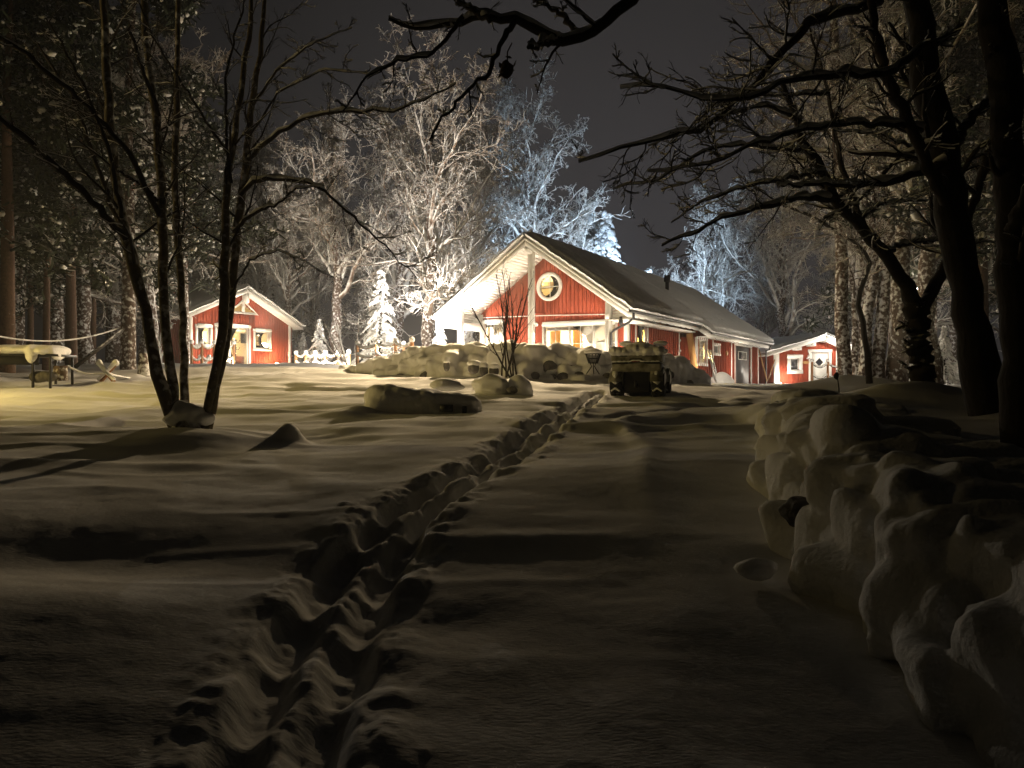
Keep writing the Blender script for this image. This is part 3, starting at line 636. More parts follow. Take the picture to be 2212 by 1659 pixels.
pu, pz = w.uz(*c3(975, 985), -1.5); rc_ = empty('armchair', w.P(pu, ZB + .1, -1.5), 'red armchair seen through the glass door of the left cabin', 'armchair')
q = MB(); w.box(q, pu - .35, pu + .35, ZB + .45, ZB + .95, -1.9, -1.75); q.build('backrest', M['brick'], rc_); q = MB(); w.box(q, pu - .35, pu + .35, ZB + .12, ZB + .45, -1.75, -1.2); q.build('seat', M['brick'], rc_)
lu, lz = w.uz(*c3(1215, 855), -.35); tl = empty('table_lamp', w.P(lu, lz - .2, -.35), 'glowing round table lamp in the right window of the left cabin', 'lamp')
q = MB(); q.lathe(w.P(lu, lz - .25, -.35), [(.001, 0), (.12, .0), (.08, .10), (.03, .15)], 12); q.build('base', M['wood'], tl); q = MB(); q.blob(w.P(lu, lz, -.35), (.24, .24, .15), 1, .0, 10); q.build('lamp_shade', M['bulb'], tl, smooth=True)
su, sz = w.uz(*c3(540, 800), -.25); ca = empty('candle_arch', w.P(su, sz - .2, -.25), 'arched electric candlestick in the left window of the left cabin', 'candle arch')
q = MB(); w.box(q, su - .25, su + .25, sz - .2, sz - .16, -.30, -.2); q.build('base', M['wood'], ca)
for k in range(7):
    q = MB(); q.blob(w.P(su - .24 + .08 * k, sz + .16 - .055 * abs(k - 3), -.25), (.022, .022, .035), k, 0, 6); q.build('candle', M['bulb'], ca)
# roof
DF = .55; DB = -4.3
a_ = w.uz(*c3(1033, 240), DF); l_ = w.uz(*c3(398, 530), DF); r_ = w.uz(*c3(1628, 668), DF)
def rp(u0, z0, u1, z1, nm='roof'):
    q = MB(); P = [w.P(u0, z0, DF), w.P(u0, z0, DB), w.P(u1, z1, DB), w.P(u1, z1, DF)]; th = np.array([0, 0, .14]); q.add(P + [p - th for p in P], [[0, 1, 2, 3], [7, 6, 5, 4], [0, 4, 5, 1], [1, 5, 6, 2], [2, 6, 7, 3], [3, 7, 4, 0]])
    q.build(nm, M['soffit'], lc)
rp(l_[0], l_[1] + .05, a_[0], a_[1]); rp(r_[0], r_[1] + .05, a_[0], a_[1])
for (uu, zz) in (l_, r_):
    q = MB(); sg = 1 if uu > a_[0] else -1
    P = [w.P(uu + sg * .05, zz - .12, DF), w.P(a_[0], a_[1] - .20, DF), w.P(a_[0], a_[1] + .03, DF), w.P(uu + sg * .05, zz + .10, DF)]; of = w.N * .04
    q.add(P + [p + of for p in P], [[0, 1, 2, 3], [7, 6, 5, 4], [0, 4, 5, 1], [1, 5, 6, 2], [2, 6, 7, 3], [3, 7, 4, 0]]); q.build('barge_board', M['white'], lc)
q = MB(); w.box(q, a_[0] - .12, a_[0] + .12, a_[1] - .75, a_[1] - .18, .3, .56); q.build('ridge_bracket', M['white'], lc)
up = np.array([0, 0, .06])
snow_slab([w.P(l_[0] - .1, l_[1] + .0, DF + .1) + up, w.P(l_[0] - .1, l_[1], DB) + up, w.P(a_[0], a_[1], DB) + up, w.P(a_[0], a_[1], DF + .1) + up], .22, 31, lc, nu=60, nv=40)
snow_slab([w.P(r_[0] + .1, r_[1] + .0, DB) + up, w.P(r_[0] + .1, r_[1], DF + .1) + up, w.P(a_[0], a_[1], DF + .1) + up, w.P(a_[0], a_[1], DB) + up], .22, 33, lc, nu=60, nv=40)
for A0, B0 in ((w.P(0, 0, 0), w.P(0, 0, -3.8)), (w.P(w.L, 0, 0), w.P(w.L, 0, -3.8)), (w.P(0, 0, -3.8), w.P(w.L, 0, -3.8))):
    ws = Wall(B0[:2], A0[:2]); siding(ws, 0, ws.L, ZB, lambda u: EYE + 3.3, [], seed=25).build('side_wall', M['red'], lc)
q = MB(); w.box(q, -.6, w.L + .3, ZB - .55, ZB + .10, 0.02, 1.7); w.box(q, 2.6, 4.6, ZB - .55, ZB - .10, 1.71, 2.5); dk = q.build('deck', M['post'], lc)
q = MB()
for i in range(26): q.blob(w.P(-.5 + i * (w.L + .7) / 25, ZB + .14, .95), (.42, .95, .10), i, .05, 8, rot=1.0)
for i in range(8): q.blob(w.P(2.7 + i * .26, ZB - .06, 2.1), (.3, .5, .09), i + 40, .05, 8, rot=1.0)
q.build('snow_cover', M['snow'], dk, smooth=True)
# fence of posts with sagging snow laden ropes
def rope_fence(P, zs, seed, label, h=1.0, rows=(.92, .45), r=.07, cap=.11, group='rope fences between snow capped posts', sag=.16, m='rope'):
    P = [np.array([*p, z]) for p, z in zip(P, zs)]; e = empty('rope_fence', P[0], label, 'fence', group)
    for i, p in enumerate(P):
        q = MB(); q.tube([p - (0, 0, .3), p + (0, 0, h)], r, 8); po = q.build('fence_post', M['post'], e, smooth=True)
        q = MB(); q.blob(p + (0, 0, h + .04), (cap, cap, cap * 1.05), seed + i, .06, 8); q.build('snow_cap', M['snow'], po, smooth=True)
    for a, b_ in zip(P[:-1], P[1:]):
        for rr in rows:
            t = np.linspace(0, 1, 9)[:, None]; base = a * (1 - t) + b_ * t + np.array([0, 0, 1]) * (h * rr - 4 * sag * t * (1 - t))
            q = MB(); q.tube(base, .035, 6); ro = q.build('rope', M[m], e, smooth=True)
            t2 = np.linspace(.03, .97, 15)[:, None]; b2 = a * (1 - t2) + b_ * t2 + np.array([0, 0, 1]) * (h * rr + .055 - 4 * sag * t2 * (1 - t2))
            q = MB(); q.tube(b2, .055 + .015 * np.sin(np.arange(15) * 2.1 + seed), 8); q.build('snow_cover', M['snow'], ro, smooth=True)
    return e
pp = [(640, 40.5), (661, 40), (682, 39.5), (704, 39), (731, 38.5), (754, 38)]
rope_fence([PX(a, 0, b_)[:2] for a, b_ in pp], [EYE + (829 - 796) / F * b_ for _, b_ in pp], 1, 'rope fence on six snow-capped posts just right of the left cabin', h=.82)
pp = [(772, 34), (814, 32.5), (854, 31), (890, 29.5)]
rope_fence([PX(a, 0, b_)[:2] for a, b_ in pp], [EYE + (829 - 784) / F * b_ for _, b_ in pp], 7, 'taller rope fence in front of the snowy spruce, left of the stone heap', h=.86)
pp = [(826, 37), (872, 35)]
rope_fence([PX(a, 0, b_)[:2] for a, b_ in pp], [EYE + (829 - 784) / F * b_ for _, b_ in pp], 17, 'short brightly lit piece of rope fence behind the taller one', h=.86)
pp = [(414, 37.5), (436, 37.8), (463, 38.2), (505, 38.8)]
rope_fence([PX(a, 0, b_)[:2] for a, b_ in pp], [EYE + (829 - 795) / F * b_ for _, b_ in pp], 27, 'rope fence standing right in front of the left cabin windows', h=1.25, sag=.2)
pp = [(1754, 44), (1788, 44), (1822, 44)]
rope_fence([PX(a, 0, b_)[:2] for a, b_ in pp], [EYE - .05 for _ in pp], 37, 'dark rope fence in front of the white door of the right cabin', h=1.35, sag=.25, m='frame_dark')
pp = [(1892, 40), (1904, 41), (1918, 42), (1932, 43), (1946, 44)]
rope_fence([PX(a, 0, b_)[:2] for a, b_ in pp], [EYE + .05 for _ in pp], 47, 'brightly lit rope fence between the right hand trunks', h=.75)
# round garden lamps
def globe(px, py, Y, pw, label, c=SOFT, r=.10, st=.35):
    p = PX(px, py, Y); e = empty('garden_lamp', p - (0, 0, st), label, 'lamp', 'lit round garden lamps')
    q = MB(); q.lathe(p - np.array([0, 0, st]), [(.09, -.1), (.09, .03), (.03, .05), (.03, st - r * .6), (.07, st - r * .5)], 12); q.build('stand', M['dark'], e)
    q = MB(); q.blob(p, r, 1, 0, 10); q.build('globe', M['bulb'], e, smooth=True)
    plight('bulb', p + np.array([.0, -.02, r + .05]), pw, c, .05, e)
globe(*c3(1355, 1068), 42.8, 110, 'round lamp standing at the foot of the red cabin wall on the left', (1, .72, .4), .13, .2)
globe(*c3(1775, 1065), 38.8, 460, 'round lamp in the middle of the low rope fence by the left cabin')
globe(*c3(2130, 1060), 37.2, 460, 'round lamp at the right end of the low rope fence')
globe(834, 774, 32.0, 420, 'round lamp under the taller rope fence, left of the stone heap', SOFT, .14)
globe(868, 783, 30.6, 130, 'smaller lamp low at the right end of the taller rope fence', SOFT, .08, .2)
globe(1885, 815, 42, 60, 'round lamp between the snowy trunks on the right')
# crossed poles
def crossed(px, py, Y, h, label, snowr=.07):
    z = EYE + (829 - py) / F * Y; p = np.array([(px - 1106) / F * Y, Y, z]); e = empty('crossed_poles', p, label, 'trestle', 'snow covered crossed poles')
    for sg in (-1, 1):
        q = MB(); a = p + (-.26 * sg, .06 * sg, -.1); b_ = p + (.20 * sg, .06 * sg, h); q.tube([a, b_], .05, 8); po = q.build('pole', M['post'], e)
        q = MB(); q.tube([a + (-.02, -.02, .12), (a + b_) / 2 + (-.02, -.03, .06), b_ + (0, -.02, .06)], [snowr * .9, snowr, snowr * 1.3], 8); q.blob(b_ + (0, 0, .05), snowr * 1.5, 3, .1, 8); q.build('snow_cover', M['snow'], po, smooth=True)
    return p
xp = crossed(232, 821, 21.5, .44, 'snow-crusted crossed poles holding a rope on the left lawn', .06)
crossed(442, 805, 38, .75, 'crossed poles in front of the deck of the left cabin')
# ------------------------------------------------------------------ right cabin
def c5(cx, cy): return ((2900 + cx / 3.687) / 1.8228, (1200 + cy / 3.687) / 1.8228)
rcb = empty('guest_cabin', (20, 52, EYE), 'small red cabin on the right with white door and diamond pane', 'cabin')
w = Wall(PX(1673, 0, 50)[:2], PX(1866, 0, 51)[:2]); ZB = EYE - .15
ap = w.uz(*c5(1285, 500)); lt = w.uz(*c5(640, 690)); rt = (w.L, lt[1])
siding_r = [w.rect(*c5(785, 775), *c5(905, 945)), w.rect(*c5(1085, 690), *c5(1335, 1200))]
siding_r[1] = (*siding_r[1][:2], ZB + .1, siding_r[1][3])
siding(w, 0, w.L, ZB, ctop, siding_r, seed=61, step=.17).build('gable_wall', M['red'], rcb)
window(w, rcb, siding_r[0], 1, 1, t=.24, pane='darkglass')
r_ = siding_r[1]; q = MB(); frame_ring(w, q, r_[0], r_[1], r_[2], r_[3], .20, -.02, .05, .04); q.build('door_frame', M['white'], rcb)
q = MB(); w.box(q, r_[0], r_[1], r_[2], r_[3], -.10, -.05); dr = q.build('door', M['white'], rcb)
dc = w.uz(*c5(1207, 830)); q = MB(); q.add([w.P(dc[0] - .28, dc[1], -.045), w.P(dc[0], dc[1] - .28, -.045), w.P(dc[0] + .28, dc[1], -.045), w.P(dc[0], dc[1] + .28, -.045)], [[0, 1, 2, 3]]); q.build('pane', M['darkglass'], dr)
q = MB(); w.box(q, -.02, .30, ZB, lt[1] - .05, -.1, .06); q.build('corner_board', M['white'], rcb); q = MB(); w.box(q, w.L - .3, w.L + .02, ZB, lt[1] - .05, -.1, .06); q.build('corner_board', M['white'], rcb)
u_, _ = w.uz(*c5(1460, 900)); q = MB(); w.box(q, u_ - .1, u_ + .3, ZB, lt[1] + .2, -.02, .07); q.build('batten_board', M['white'], rcb)
u_, z_ = w.uz(*c5(1000, 835)); q = MB(); q.lathe(w.P(u_, z_, .04), [(.001, 0), (.20, 0), (.20, .04), (.14, .045), (.14, .02), (.001, .02)], 20, (w.U * 1.15, w.Z * .5, w.N)); tag(q.build('oval_plaque', M['wood']), 'oval wooden plaque between window and door of the right cabin', 'plaque')
u_, z_ = w.uz(*c5(1030, 760)); q = MB(); q.lathe(w.P(u_, z_, .08), [(.001, .14), (.03, .13), (.06, .02), (.12, -.10), (.001, -.10)], 12); tag(q.build('door_bell', M['alu'], None), 'small grey bell left of the white door on the right cabin', 'bell')
DF = .7; DB = -6; a_ = w.uz(*c5(1285, 455), DF); l_ = w.uz(*c5(440, 735), DF); r_ = (2 * a_[0] - l_[0] - 1.0, l_[1] - .1)
r_ = w.uz(*c5(1965, 775), DF)
for e_, sgn in ((l_, -1), (r_, 1)):
    q = MB(); P = [w.P(e_[0], e_[1] + .1, DF), w.P(e_[0], e_[1] + .1, DB), w.P(a_[0], a_[1], DB), w.P(a_[0], a_[1], DF)]; th = np.array([0, 0, .14]); q.add(P + [p - th for p in P], [[0, 1, 2, 3], [7, 6, 5, 4], [0, 4, 5, 1], [1, 5, 6, 2], [2, 6, 7, 3], [3, 7, 4, 0]]); q.build('roof', M['soffit'], rcb)
    q = MB(); P = [w.P(e_[0] + sgn * .05, e_[1] - .08, DF), w.P(a_[0], a_[1] - .22, DF), w.P(a_[0], a_[1] + .03, DF), w.P(e_[0] + sgn * .05, e_[1] + .15, DF)]; of = w.N * .04
    q.add(P + [p + of for p in P], [[0, 1, 2, 3], [7, 6, 5, 4], [0, 4, 5, 1], [1, 5, 6, 2], [2, 6, 7, 3], [3, 7, 4, 0]]); q.build('barge_board', M['white'], rcb)
    c_ = [w.P(e_[0] + sgn * .12, e_[1] + .1, DF + .1), w.P(e_[0] + sgn * .12, e_[1] + .1, DB), w.P(a_[0], a_[1], DB), w.P(a_[0], a_[1], DF + .1)]
    c_ = [p + (0, 0, .05) for p in c_]
    if sgn > 0: c_ = [c_[1], c_[0], c_[3], c_[2]]
    snow_slab(c_, .26, 70 + sgn, rcb, nu=50, nv=40)
for cx in (835, 1040, 1240, 1450):
    u_, z_ = w.uz(*c5(cx, {835: 640, 1040: 582, 1240: 522, 1450: 590}[cx])); q = MB(); w.box(q, u_ - .16, u_ + .16, z_ - .10, z_ + .1, .05, .68); q.build('purlin', M['white'], rcb)
ws = Wall((w.P(0, 0, -5.5))[:2], w.A[:2]); siding(ws, 0, ws.L, ZB, lambda u: lt[1], [], seed=66).build('side_wall', M['red'], rcb)
p = w.P(.1, ZB + .12, .5); e = empty('wall_washer_lamp', p, 'lit lamp on the ground at the left corner of the right cabin', 'lamp'); q = MB(); q.blob(p, .13, 2, 0, 8); q.build('globe', M['bulb'], e, smooth=True); plight('bulb', p + w.N * .35 + w.U * .2 + np.array([0, 0, .2]), 160, (1, .9, .75), .06, e)
p = w.P(w.L * .62, EYE + 2.9, 1.7); plight('door_lamp', p, 260, (1, .92, .78), .1, rcb)
# far roof behind right cabin
q = MB(); P = [PX(1727, 717.5, 62), PX(1805, 718, 62), PX(1805, 760, 58), PX(1727, 760, 58)]; q.add(P + [p - (0, 0, .5) for p in P], [[0, 1, 2, 3], [7, 6, 5, 4], [0, 4, 5, 1], [1, 5, 6, 2], [2, 6, 7, 3], [3, 7, 4, 0]]); tag(q.build('shed_roof', M['snow']), 'grey snow-covered roof just showing behind the right cabin', 'shed')
# ------------------------------------------------------------------ stone heaps and the right hand wall: stones fused under one skin of snow
def fused(name, blobs, voxel, m, parent=None, smooth_it=3, boxy=1.0, amp=.10):
    q = MB()
    for i, (c, r, sd, rot) in enumerate(blobs): q.blob(c, r, sd, amp, 9, rot, boxy)
    o = q.build(name, M[m], parent, smooth=True)
    md = o.modifiers.new('r', 'REMESH'); md.mode = 'VOXEL'; md.voxel_size = voxel; md.use_smooth_shade = True
    md = o.modifiers.new('s', 'SMOOTH'); md.factor = .5; md.iterations = smooth_it
    bpy.context.view_layer.update(); dg = bpy.context.evaluated_depsgraph_get(); me = bpy.data.meshes.new_from_object(o.evaluated_get(dg))
    o.modifiers.clear(); o.data = me
    for p in me.polygons: p.use_smooth = True
    if not me.materials: me.materials.append(M[m])
    return o
rg = np.random.default_rng(11)
heap = empty('stone_heap', (0, 24, EYE + .2), 'long heap of stones buried in snow in front of the main house', 'stone heap')
topx = [760, 800, 850, 885, 940, 1140, 1180, 1260, 1340, 1430, 1480, 1500, 1515]; topy = [790, 782, 772, 750, 742, 741, 745, 757, 764, 760, 778, 800, 826]
botx = [740, 850, 930, 980, 1080, 1300, 1515]; boty = [808, 811, 808, 800, 806, 812, 830]
def heapY(px): return float(np.interp(px, [740, 850, 950, 1100, 1300, 1430, 1515], [27.5, 25.8, 24.4, 23.6, 23.6, 24.5, 27.0]))
bl = []; stones = []
for px in np.arange(745, 1515, 10.0):
    ty = np.interp(px, topx, topy); by = np.interp(px, botx, boty) + 6; Y = heapY(px); hgt = (by - ty) / F * Y
    nrow = max(1, int(hgt / .30)); 
    for k in range(nrow + 1):
        f = k / max(nrow, 1); pyc = by + (ty - by) * f * .93 + rg.normal() * 2; yy = Y + f * .8 + rg.normal() * .20
        r = rg.uniform(.15, .33) * (1 if px < 1150 or k == nrow else .72); c = PX(px + rg.normal() * 4, pyc + 4, yy); c[2] -= r * .35
        bl.append((c, (r * rg.uniform(.8, 1.35), r * 1.2, r * rg.uniform(.65, 1.1)), int(rg.integers(1e6)), rg.uniform(0, 3)))
        if rg.random() < (.10 if px < 1150 else .45) and k < nrow: stones.append((c + np.array([rg.normal() * .1, -.24, -.20]), (r * 1.0, r * 1.05, r * .85), int(rg.integers(1e6)), rg.uniform(0, 3)))
    for k in range(2): # core and back so that the heap is solid
        c = PX(px, (ty + by) / 2 + 8, Y + 1.3 + .5 * k); bl.append((c, (.5, .55, hgt * .36 + .1), int(rg.integers(1e6)), 0))
fused('snow_cover', bl, .042, 'snow', heap, 3, .68, .16)
for c, r, sd, rot in stones[:60]:
    q = MB(); q.blob(c, r, sd, .12, 7, rot); q.build('stone', M['stone'], heap, smooth=True)
# snow topped blocks at the foot of the heap
for i, (cx, cy, ww_) in enumerate([(1838, 668, 128), (1950, 690, 96), (2058, 700, 112), (1545, 640, 70)]):
    px0 = (1200 + cx / 2.765) / 1.8228; py0 = (1200 + cy / 2.765) / 1.8228; Y = 22.6 - (.3 if i < 3 else 0); c = PX(px0, py0, Y); hw = ww_ / 2.765 / 1.8228 / F * Y / 2
    e = empty('stone_block', c - (0, 0, .2), ['snow-topped stone block at the foot of the heap, leftmost of the three in a row', 'middle one of three snow-topped blocks at the foot of the heap', 'rightmost of the three snow-topped blocks, nearest the bare shrub', 'small snow-topped block under the curled drift, left of the three blocks'][i], 'stone block', 'snow topped blocks at the foot of the heap')
    q = MB(); q.blob(c - (0, 0, .06), (hw * 1.0, hw * .9, .17), i, .05, 8); q.build('stone', M['stone'], e, smooth=True)
    q = MB(); q.blob(c + (0, 0, .09), (hw * 1.12, hw, .10), i + 5, .05, 10); q.build('snow_cap', M['snow'], e, smooth=True)
# fire basket
p = PX(*c1(1895, 1600), 22.3); e = empty('fire_basket', p, 'iron fire basket on legs capped with snow in front of the heap', 'fire basket')
q = MB()
for k in range(14):
    a = k * math.pi / 7; q.tube([p + (.22 * math.cos(a), .22 * math.sin(a), .48), p + (.13 * math.cos(a), .13 * math.sin(a), .22)], .012, 5)
for z, r in ((.48, .23), (.35, .18), (.22, .13)): q.tube([p + (r * math.cos(a), r * math.sin(a), z) for a in np.linspace(0, 2 * math.pi, 17)], .014, 5, caps=False)
q.build('basket', M['dark'], e)
for k in range(3):
    a = k * 2.09 + .5; q = MB(); q.tube([p + (.1 * math.cos(a), .1 * math.sin(a), .24), p + (.05 * math.cos(a), .05 * math.sin(a), .12), p + (.22 * math.cos(a), .26 * math.sin(a), -.1)], .016, 6); q.build('leg', M['dark'], e)
q = MB(); q.blob(p + (0, 0, .54), (.26, .26, .10), 4, .04, 10); q.build('snow_cap', M['snow'], e, smooth=True)
# boulders on the lawn
def boulder(px, py, w_, h_, label, Y=None, seed=0, name='snow_covered_boulder', ry=1.0):
    g_ = PG(px, py) if Y is None else np.array([(px - 1106) / F * Y, Y]); Y = g_[1]; z = EYE + (829 - py) / F * Y
    rw_ = w_ / F * Y / 2; rh = h_ / F * Y
    o = fused(name, [(np.array([g_[0], g_[1] + rw_ * .5, z + rh * .35]), (rw_, rw_ * ry, rh * .65), seed, 0), (np.array([g_[0] + rw_ * .2, g_[1] + rw_ * .6, z + rh * .1]), (rw_ * 1.15, rw_ * ry, rh * .5), seed + 1, 1)], .03, 'snow', None, 4)
    return tag(o, label, 'boulder', 'snow covered boulders on the lawn')
boulder(1062, 846, 82, 38, 'rounded snow-covered boulder on the lawn below the bare shrub', 17.5, 3)
boulder(1122, 846, 52, 38, 'narrow snow-covered boulder right beside the rounded one, nearer the quad bike', 17.5, 5)
q = MB(); q.blob(PX(1107, 842, 17.2), (.12, .1, .08), 3, .1, 8); tag(q.build('bare_stone', M['stone'], smooth=True), 'bare dark stone face peeping out between the two lawn boulders', 'stone')
# long snow covered pile (pallet stack) on the lawn
Yp = 12.6; e = empty('covered_woodpile', PX(912, 886, Yp), 'long low pile under thick snow in the middle of the lawn', 'woodpile')
bl = []
for px, top_, r in [(822, 838, .26), (850, 837, .28), (880, 842, .27), (915, 846, .26), (950, 848, .26), (985, 850, .26), (1006, 855, .24), (836, 850, .30)]:
    c = PX(px, top_, Yp + .1); c = c + (0, 0, .05); bl.append((c - (0, 0, r), (r * 1.15, r * 1.5, r), int(px), .2)); bl.append((c - (0, 0, r * 1.5), (r * 1.15, r * 1.4, r * 1.0), int(px) + 3, .2))
fused('snow_cover', bl, .03, 'snow', e, 4)
for (cx, cy, ww_) in ((1552, 1120, .20), (1745, 1135, .06)):
    px0 = (1200 + cx / 2.765) / 1.8228; py0 = (1200 + cy / 2.765) / 1.8228; q = MB(); q.box(PX(px0, py0, Yp - .22), np.eye(3), (ww_ / 2, .25, .055)); q.build('pallet_block', M['frame_dark'], e)
boulder(960, 836, 70, 20, 'low snow hump immediately behind the covered pile', 15.0, 9)
# right hand dry stone wall
sw = empty('dry_stone_wall', (1.7, 3.5, gz(1.3, 3.5)), 'snow-draped dry stone wall running up the right side of the foreground', 'stone wall')
bl = []; stones = []
def wl_(y): return float(np.interp(y, WALLLINE[:, 1], WALLLINE[:, 0]))
y = .8
while y < 9.1:
    hgt = float(np.interp(y, [0, 3, 6, 9], [.50, .54, .56, .44])); x0 = wl_(y); zb = EYE - 1.45 * math.exp(-y / 11)
    z = .03 + rg.uniform(0, .12)
    while z < hgt:
        r = rg.uniform(.11, .23) * (1.0 if y < 6 else .85); f = z / hgt
        bl.append((np.array([x0 - .10 + .26 * f ** 2 + rg.normal() * .055, y + rg.normal() * .11, zb + z]), (r * rg.uniform(.8, 1.1), r * rg.uniform(.8, 1.5), r * rg.uniform(.75, 1.2)), int(rg.integers(1e6)), rg.uniform(-.5, .5)))
        z += r * 1.0
    r = rg.uniform(.15, .26); bl.append((np.array([x0 + .18 + rg.normal() * .06, y, zb + hgt - .06 + rg.normal() * .03]), (r * 1.3, r * 1.0, r * .7), int(rg.integers(1e6)), rg.uniform(-.4, .4)))
    bl.append((np.array([x0 + .62, y, zb + hgt - .24]), (.5, .3, .24), int(rg.integers(1e6)), 0)); bl.append((np.array([x0 + .42, y, zb + .18]), (.35, .3, .33), 1, 0))
    y += rg.uniform(.14, .24)
fused('snow_cover', bl, .018, 'snow_fine', sw, 3, .62, .16)
for cst, r in ((PX(1728, 1105, 4.3), .075), (PX(1705, 1010, 6.0), .08)):
    q = MB(); q.blob(cst, (r, r * 1.2, r * .9), 9, .30, 14, 0, .7); q.build('stone', M['stone'], sw, smooth=True)
for c, r, sd, rot in stones: q = MB(); q.blob(c, r, sd, .12, 8, rot); q.build('stone', M['stone'], sw, smooth=True)
q = MB(); g_ = PG(1632, 1252); q.blob((g_[0], g_[1], gz(*g_) + .05), (.11, .07, .06), 4, .15, 8); tag(q.build('snow_lump', M['snow_fine'], smooth=True), 'small lump of snow fallen off the wall onto the lawn', 'snow lump')
# ------------------------------------------------------------------ quad bike under snow
qp = PX(1374, 857, 17.3); QA = R(-17)
qb = empty('quad_bike', qp, 'quad bike seen from behind, blanketed in snow, parked before the house', 'quad bike')
qf = np.array([-math.sin(QA), math.cos(QA), 0]); qr = np.array([math.cos(QA), math.sin(QA), 0]); qz = np.array([0, 0, 1.])
def Q(x, y, z): return qp + qr * x + qf * y + qz * z
def qbox(mb, x0, x1, y0, y1, z0, z1): return mb.box(Q((x0 + x1) / 2, (y0 + y1) / 2, (z0 + z1) / 2), (qr, qf, qz), ((x1 - x0) / 2, (y1 - y0) / 2, (z1 - z0) / 2))
def soft(o, w_=.04, seg=3):
    md = o.modifiers.new('b', 'BEVEL'); md.width = w_; md.segments = seg; md.limit_method = 'ANGLE'
    for p in o.data.polygons: p.use_smooth = True
    return o
for sx in (-.47, .47):
    for yy, nm in ((.30, 'tyre'), (1.62, 'tyre')):
        rad, wd_ = .30, .14
        q = MB(); prof = [(.15, -wd_), (.27, -wd_), (rad, -wd_ * .7), (rad, wd_ * .7), (.27, wd_), (.15, wd_)]
        q.lathe(Q(sx, yy, .29), prof, 24, (qf, qz, qr)); ty = q.build(nm, M['tyre'], qb)
        q = MB()
        for k in range(16):
            a = k * math.pi / 8; dd = qf * math.cos(a) + qz * math.sin(a); tt = -qf * math.sin(a) + qz * math.cos(a)
            for sgn in (-1, 1):
                q.bar(Q(sx + sgn * .01, yy, .29) + dd * .31 + tt * .03, Q(sx + sgn * .11, yy, .29) + dd * .30 - tt * .03, .035, .03, up=dd)
        q.build('tread', M['tyre'], ty)
        q = MB(); q.lathe(Q(sx, yy, .29), [(.001, -.02), (.15, -.03), (.15, .06), (.12, .09), (.001, .05)], 16, (qf, qz, qr)); q.build('rim', M['dark'], ty)
        q = MB(); a = np.linspace(.9, 2.3, 9)
        q.tube([Q(sx, yy - .0, .29) + (qf * math.cos(t) + qz * math.sin(t)) * .33 for t in a], .045, 6); 
        for sgn in (-1, 1): q.tube([Q(sx, yy - .30, .20) , Q(sx + sgn * .10, yy - .30, .13)], .022, 6)
        q.build('snow_cover', M['snow'], ty, smooth=True)
q = MB(); qbox(q, -.30, .30, .1, 1.75, .10, .62); qbox(q, -.42, .42, .35, 1.9, .34, .72); soft(q.build('chassis', M['dark'], qb), .05)
q = MB(); qbox(q, -.40, .40, .36, .42, .26, .31); q.tube([Q(-.42, .3, .29), Q(.42, .3, .29)], .04, 8); q.build('rear_axle', M['dark'], qb)
q = MB(); qbox(q, -.035, .035, -.12, .12, .22, .30); q.tube([Q(0, -.12, .30), Q(0, -.12, .37)], .022, 8); q.build('tow_hitch', M['dark'], qb)
q = MB(); qbox(q, -.56, .56, .02, .66, .56, .78); soft(q.build('rear_box', M['olive'], qb), .05)
q = MB(); qbox(q, -.575, .575, .0, .70, .795, 1.0); soft(q.build('box_lid', M['olive'], qb), .05)
q = MB(); P = [(-.54, .76), (-.20, .76), (-.12, .85), (.12, .85), (.20, .76), (.54, .76)]; q.tube([Q(a, -.01, b_) for a, b_ in P], .016, 6); q.build('box_seam', M['frame_dark'], qb)
for sx in (-1, 1):
    q = MB(); qbox(q, sx * .33 - .13, sx * .33 + .13, -.012, .03, .91, .93); q.build('box_slot', M['frame_dark'], qb)
q = MB(); qbox(q, -.10, .08, -.015, .02, .79, .83); q.build('tail_light', M['taillight'], qb)
for sx in (-1, 1):   # fenders with hanging snow
    for yy in (.30, 1.62):
        q = MB(); a = np.linspace(.15, math.pi - .15, 10); V = []
        for t in a:
            for xx in (sx * .32, sx * .60): V.append(Q(xx, yy + math.cos(t) * .40, .29 + math.sin(t) * .37))
        Fq = [[2 * i, 2 * i + 1, 2 * i + 3, 2 * i + 2] for i in range(9)]; q.add(V, Fq); o = q.build('fender', M['olive'], qb, smooth=True); md = o.modifiers.new('s', 'SOLIDIFY'); md.thickness = .02
        q = MB(); 
        q.blob(Q(sx * .46, yy + .02, .43), (.175, .37, .26), int(yy * 10) + 7, .05, 12, QA)
        q.build('snow_cover', M['snow'], o, smooth=True)
bl = []
for i in range(9):
    for j in range(3): bl.append((Q(-.50 + i * .125, .06 + j * .25, 1.04 + (.05 if i in (3, 4, 5) else 0)), (.14, .19, .10), i * 7 + j, QA))
for i in range(10): bl.append((Q(-.50 + i * .111, -.01, .975), (.085, .05, .05), i, QA))
for i in range(10): bl.append((Q(-.48 + i * .106, -.02, .80 + (.02 if 3 < i < 6 else 0)), (.07, .02, .02), i + 60, QA))
fused('snow_cover', bl, .015, 'snow', qb, 2)
q = MB(); q.blob(Q(.0, 1.0, 1.02), (.30, .50, .26), 3, .05, 8, QA); q.blob(Q(0, .80, 1.17), (.26, .14, .12), 5, .05, 8, QA); q.build('seat', M['snow'], qb, smooth=True)
q = MB(); q.tube([Q(-.42, 1.25, 1.22), Q(-.18, 1.35, 1.18), Q(.18, 1.35, 1.18), Q(.42, 1.25, 1.22)], .028, 8); q.tube([Q(0, 1.35, 1.18), Q(0, 1.6, .7)], .05, 8); hb = q.build('handlebar', M['dark'], qb)
